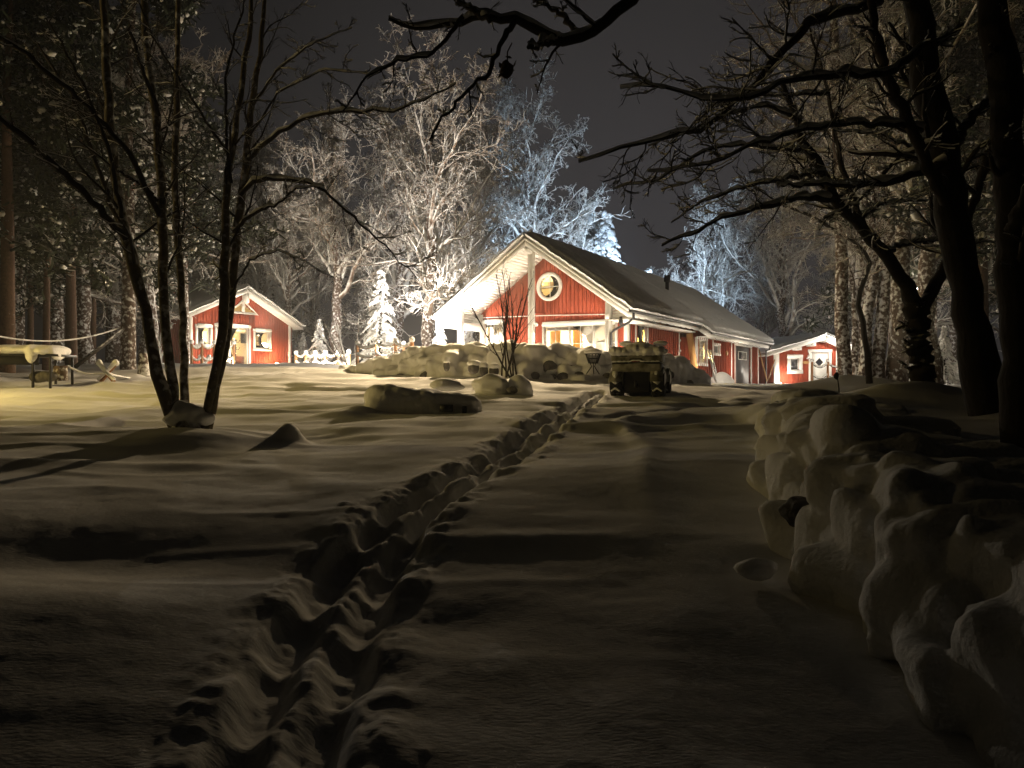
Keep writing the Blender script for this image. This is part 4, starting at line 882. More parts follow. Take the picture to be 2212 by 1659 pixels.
q = MB(); q.blob(Q(-.40, 1.25, 1.26), (.17, .12, .07), 3, .08, 8, QA); q.blob(Q(.40, 1.25, 1.26), (.17, .12, .07), 4, .08, 8, QA); q.blob(Q(0, 1.38, 1.2), (.24, .2, .10), 5, .08, 8, QA); q.build('snow_cover', M['snow'], hb, smooth=True)
q = MB(); qbox(q, -.45, .45, 1.45, 2.0, .72, .76); rk = q.build('front_rack', M['dark'], qb); q = MB()
for i in range(6): q.blob(Q(-.42 + i * .17, 1.72, .84), (.16, .32, .12), i, .06, 8, QA)
q.build('snow_cover', M['snow'], rk, smooth=True)
# ------------------------------------------------------------------ things leaning on the side of the house
def lean(name, pa, pb, Y0, w_, h_, m, label, cat, Y1=None):
    a = PX(*pa, Y0); b_ = PX(*pb, Y1 or Y0 + .35); q = MB(); q.bar(a, b_, w_, h_, up=(-.5, -.8, 0)); return tag(q.build(name, M[m]), label, cat)
lean('plank', c2(1075, 1180), c2(1008, 722), 36.0, .30, .05, 'wood', 'long fresh timber plank leaning against the side wall of the house', 'plank')
lean('wall_board', c2(980, 1240), c2(975, 1018), 36.3, .42, .04, 'door', 'dark board standing on end left of the leaning plank', 'board')
p0, p1 = PX(*c2(1310, 1255), 37.6), PX(*c2(1225, 905), 38.2); e = empty('ladder', p0, 'aluminium ladder leaning against the side wall beside the plank', 'ladder')
sd = HS * .20
for sg in (-1, 1): q = MB(); q.bar(p0 + sd * sg, p1 + sd * sg, .05, .09); q.build('rail', M['alu'], e)
for i in range(9):
    f = (i + .5) / 9; c = p0 * (1 - f) + p1 * f; q = MB(); q.tube([c - sd, c + sd], .022, 6); q.build('rung', M['alu'], e)
p = PX(*c2(1045, 1215), 34.8); e = empty('plastic_crate', p, 'blue crate with a red label at the foot of the plank', 'crate')
q = MB(); q.box(p + (0, 0, .16), (HS, HT, (0, 0, 1)), (.38, .22, .16)); soft(q.build('tub', M['blue'], e), .02, 2); q = MB(); q.box(p - HT * -.0 + (-.0, -.0, .2) - HT * .225, (HS, HT, (0, 0, 1)), (.12, .005, .04)); q.build('label_patch', M['redlabel'], e)
q = MB(); q.box(p + HS * .0 + HT * .0 + (0, 0, .34), (HS, HT, (0, 0, 1)), (.40, .24, .02)); q.build('lid', M['blue'], e)
q = MB(); q.blob(PX(*c2(1365, 1235), 38.0), (.62, .4, .42), 5, .12, 10, .5); q.blob(PX(*c2(1320, 1250), 37.8), (.35, .3, .25), 6, .12, 10); tag(q.build('snow_pile', M['snow'], smooth=True), 'shovelled pile of snow beside the ladder, left of the dark door', 'snow pile')
q = MB(); q.lathe(PX(*c2(1422, 938), 38.9), [(.001, 0), (.16, 0), (.16, .05), (.001, .05)], 16, (HS, (0, 0, .75), -HT * -1)); tag(q.build('wooden_disc', M['wood']), 'small round wooden disc hung on the wall left of the dark door', 'disc')
lean('leaning_pole', c2(1855, 1245), c2(1765, 900), 46, .06, .06, 'wood', 'thin pale pole leaning left behind the corner of the house', 'pole')
lean('leaning_pole', c2(1865, 1230), c2(1935, 1010), 47.5, .06, .06, 'wood', 'thin pale pole leaning right towards the right cabin', 'pole')
# snow covered debris at the end of the heap
# ------------------------------------------------------------------ left lawn: table, logs, ropes, pole
Yt = 20.0; zt = EYE + (829 - 765) / F * Yt; e = empty('garden_table', (-13.2, Yt, EYE - .1), 'long garden table carrying a thick slab of snow at the left edge', 'table')
q = MB(); q.box((-13.85, Yt + .5, zt - .02), np.eye(3), (1.95, .55, .03)); q.build('tabletop', M['frame_dark'], e)
for x_ in (-12.45, -12.0, -14.9):
    for y_ in (Yt, Yt + 1.0): q = MB(); q.tube([(x_, y_, EYE - .25), (x_, y_, zt)], .035, 6); q.build('leg', M['dark'], e)
q = MB(); q.bar((-15.3, Yt, zt - .16), (-12.3, Yt, zt - .16), .03, .22); q.build('apron', M['frame_dark'], e)
bl = [(np.array([x_, Yt + .45, zt + .12 + rg.normal() * .008]), (.32, .66, .15), int(x_ * 100 + 3000), 0) for x_ in np.arange(-15.6, -12.05, .2)]
bl += [(np.array([-12.42, Yt - .12, zt + .02]), (.13, .16, .24), 5, 0), (np.array([-11.98, Yt + .3, zt + .02]), (.10, .35, .15), 6, 0)]
fused('snow_cover', bl, .03, 'snow', e, 3)
lg = empty('birch_log', PX(128, 812, 20.4), 'upright birch log with white bark under the snowy table', 'log')
q = MB(); q.tube([PX(132, 822, 20.4), PX(131, 790, 20.4)], .17, 12); q.build('wood', M['bark_plaster'], lg)
for px, py, r in ((87, 814, .26), (106, 812, .24)):
    q = MB(); q.blob(PX(px, py, 20.2), (r, r * .8, r * .6), px, .1, 8); tag(q.build('field_stone', M['stone'], smooth=True), {87: 'darker field stone lying under the left part of the snowy table', 106: 'paler field stone lying beside the birch log under the table'}[px], 'stone', 'stones under the table')
def rope(pts, r, label, name='rope', m='snow'):
    q = MB(); q.tube(pts, r, 6); return tag(q.build(name, M[m], smooth=True), label, 'rope')
P0 = np.array(PX(-60, 712, 22)); P1 = PX(266, 704, 27.5); t = np.linspace(0, 1, 20)[:, None]
rope(P0 * (1 - t) + P1 * t + np.array([0, 0, -1]) * .42 * 4 * t * (1 - t), .028, 'snow-covered rope slung high from the left edge to the white pine trunk')
A0 = PX(146, 790, 20.6); t = np.linspace(0, 1, 12)[:, None]
for A1, B1, lb in ((A0, xp + np.array([0, 0, .22]), 'low sagging rope from the table to the crossed poles'), (xp + np.array([0, 0, .2]), PX(352, 812, 27), 'low sagging rope from the crossed poles towards the tree with many stems')):
    rope(A1 * (1 - t) + B1 * t + np.array([0, 0, -1]) * .12 * 4 * t * (1 - t), .03, lb)
q = MB(); q.bar(PX(163, 792, 24), PX(263, 714, 26.5), .09); tag(q.build('diagonal_log', M['bark_dark']), 'thin diagonal log leaning against the white pine', 'log')
q = MB(); b0 = PX(312, 812, 25); q.tube([b0, b0 + (-.02, 0, .35), b0 + (-.03, 0, .75)], [.24, .16, .12], 10); tag(q.build('tree_stump', M['bark_plaster'], smooth=True), 'tapered frosted stump right of the white pine trunk', 'stump')
# ------------------------------------------------------------------ trees
def norm(v): return v / (np.linalg.norm(v, axis=-1, keepdims=True) + 1e-9)
def resample(P, n):
    P = np.asarray(P, float); d = np.concatenate([[0], np.cumsum(np.linalg.norm(np.diff(P, axis=0), axis=1))]); t = np.linspace(0, d[-1], n)
    return np.stack([np.interp(t, d, P[:, k]) for k in range(3)], -1)
def sprout(rg, P, Rr, m, lf, ang, up, npts, wander, rf=.6, tmin=.2, tmax=1.0, droop=0, taper=.25, absl=None, rmin=.004):
    """m children on every strand of P (N,n,3)"""
    N, n, _ = P.shape; L = np.linalg.norm(np.diff(P, axis=1), axis=-1).sum(1)
    t = tmin + (tmax - tmin) * (np.arange(m)[None] + rg.uniform(0, 1, (N, m))) / m; t = t.ravel(); pi = np.repeat(np.arange(N), m)
    f = np.clip(t * (n - 1), 0, n - 1.001); i = f.astype(int); fr = (f - i)[:, None]
    S = P[pi, i] * (1 - fr) + P[pi, i + 1] * fr; T = norm(P[pi, i + 1] - P[pi, i]); r0 = (Rr[pi, i] * (1 - fr[:, 0]) + Rr[pi, i + 1] * fr[:, 0])
    rnd = rg.normal(size=S.shape); side = norm(rnd - T * (rnd * T).sum(-1, keepdims=True))
    a = np.radians(rg.uniform(ang[0], ang[1], len(S)))[:, None]
    D = norm(T * np.cos(a) + side * np.sin(a) + np.array([0, 0, up]))
    ln = (absl * rg.uniform(.6, 1.3, len(S)) if absl else L[pi] * lf * (1.15 - .75 * t) * rg.uniform(.6, 1.25, len(S)))
    st = (ln / (npts - 1))[:, None]; C = np.empty((len(S), npts, 3)); C[:, 0] = S
    for k in range(1, npts):
        D = norm(D + rg.normal(size=D.shape) * wander + np.array([0, 0, up * .25 - droop])); C[:, k] = C[:, k - 1] + D * st
    rb = np.maximum(np.minimum(r0 * rf, r0), rmin); RR = rb[:, None] * np.linspace(1, taper, npts)[None]
    return C, np.maximum(RR, rmin * .6)
def obj_from(name, strands, m, parent, snow=None, smooth=True):
    q = MB()
    for P, Rr, sides in strands: V, Fc = tubes(P, Rr, sides); q.add(V, Fc)
    return q.build(name, M[m], parent, smooth=smooth)
def snow_on(strands, parent, fac=.9, thick=.55, rmin=.006, m='snow', sides=6, gap=0, seed=0):
    rg = np.random.default_rng(seed); q = MB()
    for P, Rr in strands:
        P = np.array(P); T = norm(np.gradient(P, axis=1)); lie = np.clip(1.15 - np.abs(T[..., 2]) * 1.2, 0, 1)
        lie = lie * (.75 + .25 * np.sin(np.arange(P.shape[1]) * 1.7 + rg.uniform(0, 6, (len(P), 1))))
        r = (Rr * fac + rmin) * lie + .0008; V, Fc = tubes(P + np.array([0, 0, 1.]) * (Rr * thick + r * .45)[..., None], r, sides); q.add(V, Fc)
    return q.build('snow_cover', M[m], parent, smooth=True)
def copy_tree(o, parent=None):
    c = o.copy(); COL.objects.link(c); c.parent = parent
    for ch in [x for x in o.children]: copy_tree(ch, c)
    return c
# ---- big bare trees, white with snow on every twig
def frost_tree(seed, h, label, loc, rz=0, spread=.55, twig='frost', trunkm='bark_plaster', dens=1.0, group='bare trees laden with snow behind the buildings', lean=(0, 0), r0=.34, low=.22, tw=.021):
    rg = np.random.default_rng(seed)
    e = empty('bare_tree', (0, 0, 0), label, 'tree', group)
    T = np.array([[0, 0, -.5], [lean[0] * .2, lean[1] * .2, h * .15], [lean[0] * .6 + .15, lean[1] * .6, h * .38], [lean[0], lean[1], h * .62], [lean[0] * 1.2 - .2, lean[1], h * .92]])
    P0 = resample(T, 14)[None]; P0[:, 1:-1] += rg.normal(size=(1, 12, 3)) * .09; R0 = r0 * np.linspace(1.15, .10, 14)[None] ** 1.0
    P1, R1 = sprout(rg, P0, R0, int(21 * dens), spread, (35, 70), .22, 9, .20, .55, low, .98)
    P2, R2 = sprout(rg, P1, R1, 7, .55, (25, 60), .10, 7, .26, .6, .15)
    P3, R3 = sprout(rg, P2, R2, 7, .55, (25, 65), .05, 5, .30, .6, .1, rmin=tw * 1.1)
    P4, R4 = sprout(rg, P3, R3, 6, .6, (25, 65), .02, 4, .35, .8, .1, taper=.6, rmin=tw)
    obj_from('trunk', [(P0, R0, 10)], trunkm, e)
    obj_from('crown', [(P1, R1, 6), (P2, R2, 5), (P3, R3, 4), (P4, R4, 3)], twig, e)
    e.location = loc; e.rotation_euler.z = rz; return e
def at(px, Y, zr=None): x = (px - 1106) / F * Y; return (x, Y, EYE + (zr if zr is not None else float(broad(x, Y))) - .1)
t1 = frost_tree(1, 15.4, 'tallest frosted tree left of the house gable with straight reddish trunk', at(928, 40, .9), spread=.60, r0=.36, low=.2)
t2 = frost_tree(2, 15.0, 'frosted tree between the two rope fences, trunk forked low', at(735, 45, 1.0), 1.0, spread=.50, low=.3, lean=(-.6, 0))
t3 = frost_tree(3, 24.5, 'blue-lit frosted tree rising directly behind the ridge of the main house', at(1140, 64, .4), .4, spread=.48, twig='frost', low=.15, r0=.5, dens=1.2, tw=.03)
for o in t3.children: pass
def again(src, px, Y, zr, rz, sc, label):
    c = copy_tree(src); c.location = at(px, Y, zr); c.rotation_euler.z = rz; c.scale = (sc, sc, sc); c['label'] = label; return c
again(t1, 1240, 62, .2, 2.1, .72, 'blue-lit frosted tree right of the ridge top, lower than its neighbour')
again(t2, 1040, 56, .4, .7, .98, 'frosted tree behind the left slope of the house roof')
again(t3, 1545, 66, .2, 4.0, .66, 'pale blue frosted tree above the far end of the house roof')
again(t1, 1430, 72, .2, 3.3, .66, 'small pale frosted tree just left of the one above the far roof end')
again(t2, 617, 48, 1.0, 2.6, .80, 'leaning frosted tree behind the roof of the left cabin')
again(t3, 810, 60, .8, 5.2, .55, 'dim frosted tree in the gap behind the spruce')
again(t1, 480, 56, 1.0, 1.5, .84, 'dim frosted tree behind the left cabin ridge')
again(t2, 1650, 60, .2, 4.4, .62, 'low frosted tree beside the right cabin, behind the eave of the main house')
again(t3, 1960, 52, .1, 1.1, .7, 'brownish frosted tree behind the right hand trunks')
again(t2, 2090, 44, .1, 3.1, .95, 'frosted tree farthest right behind the dark trunks')
again(t1, 1830, 64, .1, 5.1, 1.05, 'frosted tree behind the right cabin roof')
for src, px, Y, rz, sc, lb in ((t1, 1868, 35, .3, 1.15, 'brownish frosted tree filling the view above the trunk group'), (t2, 1935, 30, 2.2, 1.15, 'brownish frosted tree rising through the boughs of the forked tree'), (t3, 1690, 56, 2.0, .72, 'frosted tree between the far roof end and the right trunks'),
        (t2, 2010, 27, .9, 1.0, 'brownish frosted tree behind the leaning dark tree'), (t2, 560, 54, 3.9, 1.1, 'dim frosted tree above the left cabin ridge'), (t1, 375, 50, 4.6, 1.15, 'dim frosted tree behind the left cabin eave'), (t1, 250, 40, 2.8, 1.0, 'dim frosted tree behind the white pine trunk'), (t2, 120, 36, 5.5, 1.0, 'dim frosted tree in the wood behind the snowy table'), (t1, 40, 35, 1.9, 1.0, 'amber-lit bare tree near the left edge, in front of the pines'), (t2, 190, 34, .2, .95, 'amber-lit bare tree between the edge pines and the white pine trunk'), (t1, 320, 34, 3.3, .95, 'bare snowy tree just left of the left cabin'), (t3, 680, 58, 3.6, .62, 'frosted tree in the second row between cabin and spruce'), (t1, 860, 52, 5.9, 1.1, 'frosted tree in the second row left of the tallest one'), (t1, 1010, 48, 2.4, 1.02, 'frosted tree in the second row behind the left roof slope')):
    again(src, px, Y, .3 if px > 1000 else .8, rz, sc, lb)
# ---- snowy spruces
def spruce(seed, h, label, loc, group='snowy spruces', wide=.30, dens=26):
    rg = np.random.default_rng(seed); e = empty('spruce', (0, 0, 0), label, 'tree', group)
    q = MB(); q.tube([(0, 0, -.3), (0, 0, h)], [.12 * h / 5, .01], 8); q.build('trunk', M['bark_dark'], e)
    n = int(h * dens); zz = h * (1 - np.linspace(.03, 1, n) ** 1.15 * .93); a = rg.uniform(0, 6.28, n); L = (h - zz) * wide * rg.uniform(.7, 1.2, n) + .12
    D = np.stack([np.cos(a), np.sin(a)], -1); k = 7; s = np.linspace(0, 1, k)[None]
    P = np.zeros((n, k, 3)); P[..., :2] = D[:, None] * (L[:, None] * s)[..., None]; P[..., 2] = zz[:, None] + L[:, None] * (.25 * s - .75 * s ** 2); P += rg.normal(size=P.shape) * .015
    Rr = np.ones((n, k)) * .02 * np.linspace(1, .4, k)
    P2, R2 = sprout(rg, P, Rr, 7, .38, (35, 65), -.15, 4, .15, .9, .15, .98, droop=.15, rmin=.012)
    obj_from('crown', [(P, Rr, 4), (P2, R2, 3)], 'needle', e)
    q = MB(); V, Fc = tubes(P + [0, 0, .035], (.028 + .055 * np.sin(s * 3.1) * np.ones((n, 1))) * rg.uniform(.6, 1.3, (n, 1)), 6); q.add(V, Fc)
    V, Fc = tubes(P2 + [0, 0, .02], np.ones(P2.shape[:2]) * .034 * np.array([.6, 1.1, 1.2, .5]) * rg.uniform(.3, 1.3, (len(P2), 1)), 5); q.add(V, Fc)
    q.build('snow_cover', M['snow'], e, smooth=True); e.location = loc; return e
sp = spruce(5, 4.7, 'bright snow-laden spruce behind the taller rope fence', at(822, 36, .75))
def spc(px, Y, zr, sc, rz, label):
    c = copy_tree(sp); c.location = at(px, Y, zr); c.rotation_euler.z = rz; c.scale = (sc,) * 3; c['label'] = label
spc(690, 44, .9, .62, 1, 'small dim spruce right of the left cabin, behind the low rope fence')
spc(655, 47, .9, .5, 2, 'smallest spruce close to the eave of the left cabin')
spc(950, 36, .6, .55, 3, 'low spruce under the porch roof edge, beside the reddish trunk')
spc(1015, 40, .5, .55, 4, 'low spruce seen between the porch posts')
spc(1310, 68, .3, 3.2, 5, 'blue-lit spruce peeking over the upper roof of the house')
spc(1275, 72, .3, 3.6, 1.5, 'taller blue-lit spruce left of the one peeking over the roof')
spc(1400, 64, .3, 2.0, 2.4, 'dark spruce tip in the gap over the roof')
spc(1975, 34, .1, .65, 2, 'bright small spruce between the right hand trunks')
spc(2040, 34, .1, .55, 3, 'small spruce right of the dark forked tree')
spc(2078, 36, .1, .4, 5, 'tiny spruce low beside the largest dark trunk')
spc(590, 60, 1.0, 2.2, 3, 'tall dim spruce behind the left cabin roof')
spc(455, 62, 1.0, 2.6, 5, 'tall snowy spruce behind the many-stemmed tree')
# ---- pines of the wood on the left and right, snow in clumps
def pine(seed, h, label, loc, group='pines of the dark wood', r0=.24, low=.35, nb=34, cl=1.0):
    rg = np.random.default_rng(seed); e = empty('pine_tree', (0, 0, 0), label, 'tree', group)
    T = np.array([[0, 0, -.5], [.05, 0, h * .3], [rg.normal() * .2, 0, h * .6], [rg.normal() * .3, 0, h]]); P0 = resample(T, 12)[None]; R0 = r0 * np.linspace(1.1, .12, 12)[None]
    P1, R1 = sprout(rg, P0, R0, nb, .24, (60, 95), .05, 7, .16, .28, low, .99, droop=.03)
    P2, R2 = sprout(rg, P1, R1, 8, .42, (30, 65), .05, 4, .2, .6, .25)
    obj_from('trunk', [(P0, R0, 10)], 'bark_pine', e)
    # needle tufts: fans of blades round every twig end
    E = np.concatenate([P2[:, -1], P2[:, 2], P1[:, -1], P1[:, 4]]); N = len(E); nb_ = 9
    D = norm(rg.normal(size=(N, nb_, 3)) + np.array([0, 0, .25])); ln = rg.uniform(.20, .42, (N, nb_, 1)) * cl
    A = E[:, None] + rg.normal(size=(N, nb_, 3)) * .12 * cl; B = A + D * ln; Sd = norm(np.cross(D, rg.normal(size=D.shape))) * .05 * cl
    V = np.stack([A - Sd, A + Sd, B + Sd * .5, B - Sd * .5], 2).reshape(-1, 3); q = MB(); q.add(V, np.arange(len(V)).reshape(-1, 4))
    for P, Rr, sdz in ((P1, R1, 5), (P2, R2, 3)): V, Fc = tubes(P, Rr, sdz); q.add(V, Fc)
    q.build('crown', M['needle'], e)
    # snow clumps resting on the tufts
    C = np.repeat(E, 2, 0) + rg.normal(size=(2 * N, 3)) * [.16, .16, .06] * cl + [0, 0, .08]; C = C[rg.random(2 * N) < .5]; n = len(C); tv = []; 
    for i in range(3):
        for j in range(6): th = (i + .5) * math.pi / 3; ph = j * math.pi / 3; tv.append((math.sin(th) * math.cos(ph), math.sin(th) * math.sin(ph), math.cos(th)))
    tv = np.array(tv + [(0, 0, 1), (0, 0, -1)]); fq = [[i * 6 + j, (i + 1) * 6 + j, (i + 1) * 6 + (j + 1) % 6, i * 6 + (j + 1) % 6] for i in range(2) for j in range(6)] + [[18, j, (j + 1) % 6, (j + 1) % 6] for j in range(6)] + [[19, 12 + (j + 1) % 6, 12 + j, 12 + j] for j in range(6)]
    s_ = rg.uniform(.04, .12, (n, 1, 1)) * np.array([1.0, 1.0, .7]) * rg.uniform(.7, 1.4, (n, 1, 3)) * cl; V = (tv[None] * (1 + rg.normal(size=(n, 20, 1)) * .25) * s_ + C[:, None]).reshape(-1, 3)
    Fc = (np.array(fq)[None] + (np.arange(n) * 20)[:, None, None]).reshape(-1, 4); q = MB(); q.add(V, Fc); q.build('snow_cover', M['snow'], e, smooth=True)
    e.location = loc; return e
p1 = pine(11, 17, 'pine with snow-plastered white trunk right of the snowy table', at(276, 27.5, .12), r0=.26, low=.26, nb=42)
p2 = pine(12, 16, 'pine with thick trunk at the left edge behind the table', at(14, 26, .05), r0=.26, low=.30, nb=40)
p3 = pine(13, 15, 'slim reddish pine trunk behind the snowy table', at(99, 28, .1), r0=.13, low=.34)
for c in p1.children:
    if c.name.startswith('trunk'): c.data.materials[0] = M['bark_plaster']
def pc(src, px, Y, zr, sc, rz, label):
    c = copy_tree(src); c.location = at(px, Y, zr); c.rotation_euler.z = rz; c.scale = (sc,) * 3; c['label'] = label
pc(p3, 66, 33, .2, 1.0, 2, 'slim dark pine between the left edge trunk and the reddish one')
pc(p2, 155, 31, .2, .9, 3, 'grey pine trunk left of the diagonal leaning trunk')
pc(p1, 340, 42, .9, 1.0, 4, 'pine behind the left stems of the many-stemmed tree')
pc(p2, 240, 46, .9, 1.2, 5, 'tall dim pine deep in the wood left of the cabin')
pc(p1, 130, 44, .9, 1.2, 1.2, 'tall dim pine deep in the wood behind the reddish trunk')
pc(p2, 30, 42, .8, 1.25, 2.2, 'tall dim pine deep in the wood at the left edge')
pc(p1, 400, 38, .9, .85, 2.9, 'pine behind the left wall of the left cabin')
pc(p3, 200, 37, .6, 1.15, .5, 'slender dim pine in the wood, left of the white trunk')
pc(p2, 535, 64, 1.0, 1.1, .9, 'pine far behind the left cabin ridge')
pc(p2, 345, 62, 1.0, 1.5, 4.9, 'highest dim pine in the wood above the left cabin')
for i, (px, Y, sc) in enumerate([(2010, 40, 1.15), (2120, 30, 1.05), (2190, 24, 1.0), (1930, 46, 1.1), (2060, 52, 1.2), (2240, 34, 1.1)]):
    pc((p1, p2)[i % 2], px, Y, .1, sc, i * 1.1, ['dark pine behind the fork of the forked tree', 'dark pine close to the right edge, in front of the others', 'nearest dark pine at the right edge', 'dark pine left of the forked tree, behind the trunks', 'dark pine deep in the wood on the right', 'dark pine cut off by the right edge'][i])
# ---- mid distance trunks on the right, snow stuck in their bark, crowns of snowy twigs overhead
def mid_tree(px, pts, Y, r0, seed, label, crown=True, m='bark_plaster'):
    rg = np.random.default_rng(seed); P = np.array([PX(a, b_, Y + i * .15) for i, (a, b_) in enumerate(pts)]); base = P[0].copy()
    e = empty('snowy_trunk_tree', base, label, 'tree', 'trunks with snow-stuck bark on the right')
    P0 = resample(P, 16)[None]; P0[:, 1:-1] += rg.normal(size=(1, 14, 3)) * .03; R0 = r0 * np.linspace(1.1, .5, 16)[None]
    obj_from('trunk', [(P0, R0, 12)], m, e)
    if crown:
        P1, R1 = sprout(rg, P0, R0, 17, .42, (40, 85), .08, 8, .22, .38, .42, 1.0)
        P2, R2 = sprout(rg, P1, R1, 7, .5, (25, 65), .03, 6, .28, .6, .2, rmin=.01); P3, R3 = sprout(rg, P2, R2, 6, .5, (25, 70), 0, 4, .3, .7, .1, rmin=.01)
        cr = obj_from('crown', [(P1, R1, 6), (P2, R2, 4), (P3, R3, 3)], 'frost2', e); snow_on([(P1, R1), (P2, R2)], e, 1.0, .6, .006, seed=seed)
    return e
mid_tree(0, [(1826, 828), (1820, 700), (1818, 560), (1812, 330), (1800, 100), (1790, -150)], 29, .24, 1, 'thick snow-stuck trunk hiding the right end of the right cabin')
mid_tree(0, [(1850, 828), (1848, 700), (1842, 600), (1846, 450)], 33, .15, 2, 'thin trunk immediately right of the thick snow-stuck one')
mid_tree(0, [(1862, 828), (1868, 740), (1882, 640), (1888, 500), (1884, 300), (1880, 0)], 30, .20, 3, 'dark leaning trunk in the middle of the trunk group')
mid_tree(0, [(1895, 828), (1903, 700), (1915, 590), (1920, 450), (1940, 200), (1950, -80)], 30, .24, 4, 'pale speckled trunk right of the dark leaning one')
mid_tree(0, [(1878, 828), (1874, 760), (1862, 700), (1856, 650), (1872, 590), (1880, 560), (1860, 530), (1800, 495), (1760, 470), (1690, 440)], 22, .085, 5, 'thin crooked tree whose snowy boughs reach left over the right cabin', m='bark_dark')
mid_tree(0, [(1945, 832), (1935, 770), (1925, 720), (1930, 640)], 31, .12, 6, 'low thin forked trunk among the speckled trunks', crown=False)
# ---- small shrubs
def shrub(base, n, h, seed, label, snow=False, name='bare_shrub', spread=.25, r=.018, m='twig_dark', tilt=.3):
    rg = np.random.default_rng(seed); e = empty(name, base, label, 'shrub'); base = np.array(base)
    P0 = np.empty((n, 10, 3)); P0[:, 0] = base + rg.normal(size=(n, 3)) * [.08, .08, 0]; D = norm(np.concatenate([rg.normal(size=(n, 2)) * tilt, np.ones((n, 1))], 1))
    for k in range(1, 10): D = norm(D + rg.normal(size=D.shape) * .06 + [0, 0, .04]); P0[:, k] = P0[:, k - 1] + D * (h / 9) * rg.uniform(.75, 1.05, (n, 1))
    R0 = r * np.linspace(1, .3, 10)[None] * np.ones((n, 1)); P1, R1 = sprout(rg, P0, R0, 7, .34, (20, 45), .25, 6, .10, .6, .2, rmin=.006); P2, R2 = sprout(rg, P1, R1, 5, .4, (20, 50), .15, 4, .12, .7, .15, rmin=.005)
    obj_from('stem', [(P0, R0, 6)], m, e); obj_from('twigs', [(P1, R1, 4), (P2, R2, 3)], m, e)
    if snow: snow_on([(P0, R0), (P1, R1)], e, 1.0, .5, .014, seed=seed)
shrub(PX(1096, 815, 21.8), 8, 3.2, 3, 'tall bare shrub of upright stems in front of the gable', r=.03, tilt=.22)
shrub(PX(757, 800, 36.5), 5, 2.9, 5, 'small snow-laden fruit tree between the two rope fences', snow=True, r=.05, m='frost2', tilt=.5)
shrub(PX(345, 805, 36), 7, 2.6, 6, 'frosted bush left of the left cabin wall', snow=True, r=.03, m='frost', tilt=.3)
q = MB(); P = [PG(1814, 886)]; b0 = np.array([P[0][0], P[0][1], gz(*P[0])]); b0 = PX(1814, 882, 9.5); q.tube([b0 - (0, 0, .1), b0 + (-.01, 0, .25), b0 + (-.04, 0, .48)], [.010, .008, .006], 5); q.blob(b0 + (-.045, 0, .40), (.03, .03, .05), 4, .2, 6); tag(q.build('dry_stalk', M['twig_dark']), 'thin dry stalk with a seed head poking out of the snow by the wall', 'plant')
# ---- foreground trees: limbs laid out one by one
def limb_tree(name, label, limbs, seed, m='bark_birch', twm='twig_dark', group=None, twigs=True, snowm='snow', kids=(7, 5, 4), l1=.30, snowf=1.12):
    rg = np.random.default_rng(seed); base = np.array(PX(*limbs[0][0][:2], limbs[0][0][2])); e = empty(name, base, label, 'tree', group)
    allP = []; 
    for L in limbs:
        pts, r0, r1 = L[:-2], L[-2], L[-1]; P = resample([PX(a, b_, Y) for a, b_, Y in pts], 24)
        P[1:-1] += rg.normal(size=(22, 3)) * min(r0, .03) * .35; rn = 1 + .10 * np.interp(np.linspace(0, 11, 24), np.arange(12), rg.normal(size=12)); allP.append((P[None], (np.linspace(r0, r1, 24) * rn)[None]))
    big = [(P, Rr) for P, Rr in allP]; thick = [(P, Rr, 12) for P, Rr in big if Rr[0, 0] > .05]; thin = [(P, Rr, 8) for P, Rr in big if Rr[0, 0] <= .05]
    if thick: obj_from('trunk', thick, m, e)
    br = list(thin); sn = [(P, Rr) for P, Rr in big if True]
    if twigs:
        P0 = np.concatenate([P for P, _ in big]); R0 = np.concatenate([r for _, r in big])
        P1, R1 = sprout(rg, P0, R0, kids[0], l1, (30, 70), .12, 9, .16, .35, .30, .98, rmin=.006); R1 = np.minimum(R1, .022)
        P2, R2 = sprout(rg, P1, R1, kids[1], .5, (25, 60), .05, 6, .2, .55, .12, rmin=.004); P3, R3 = sprout(rg, P2, R2, kids[2], .5, (25, 60), 0, 4, .2, .7, .1, rmin=.003)
        br += [(P1, R1, 5), (P2, R2, 4), (P3, R3, 3)]; sn += [(P1, R1)]
    if br: obj_from('branches', br, twm, e)
    snow_on(big, e, snowf, .62, .010, snowm, 8, seed=seed)
    if twigs: snow_on([(P1, R1), (P2, R2)], e, 1.0, .6, .0045, snowm, 5, seed=seed)
    return e
B = 9.3
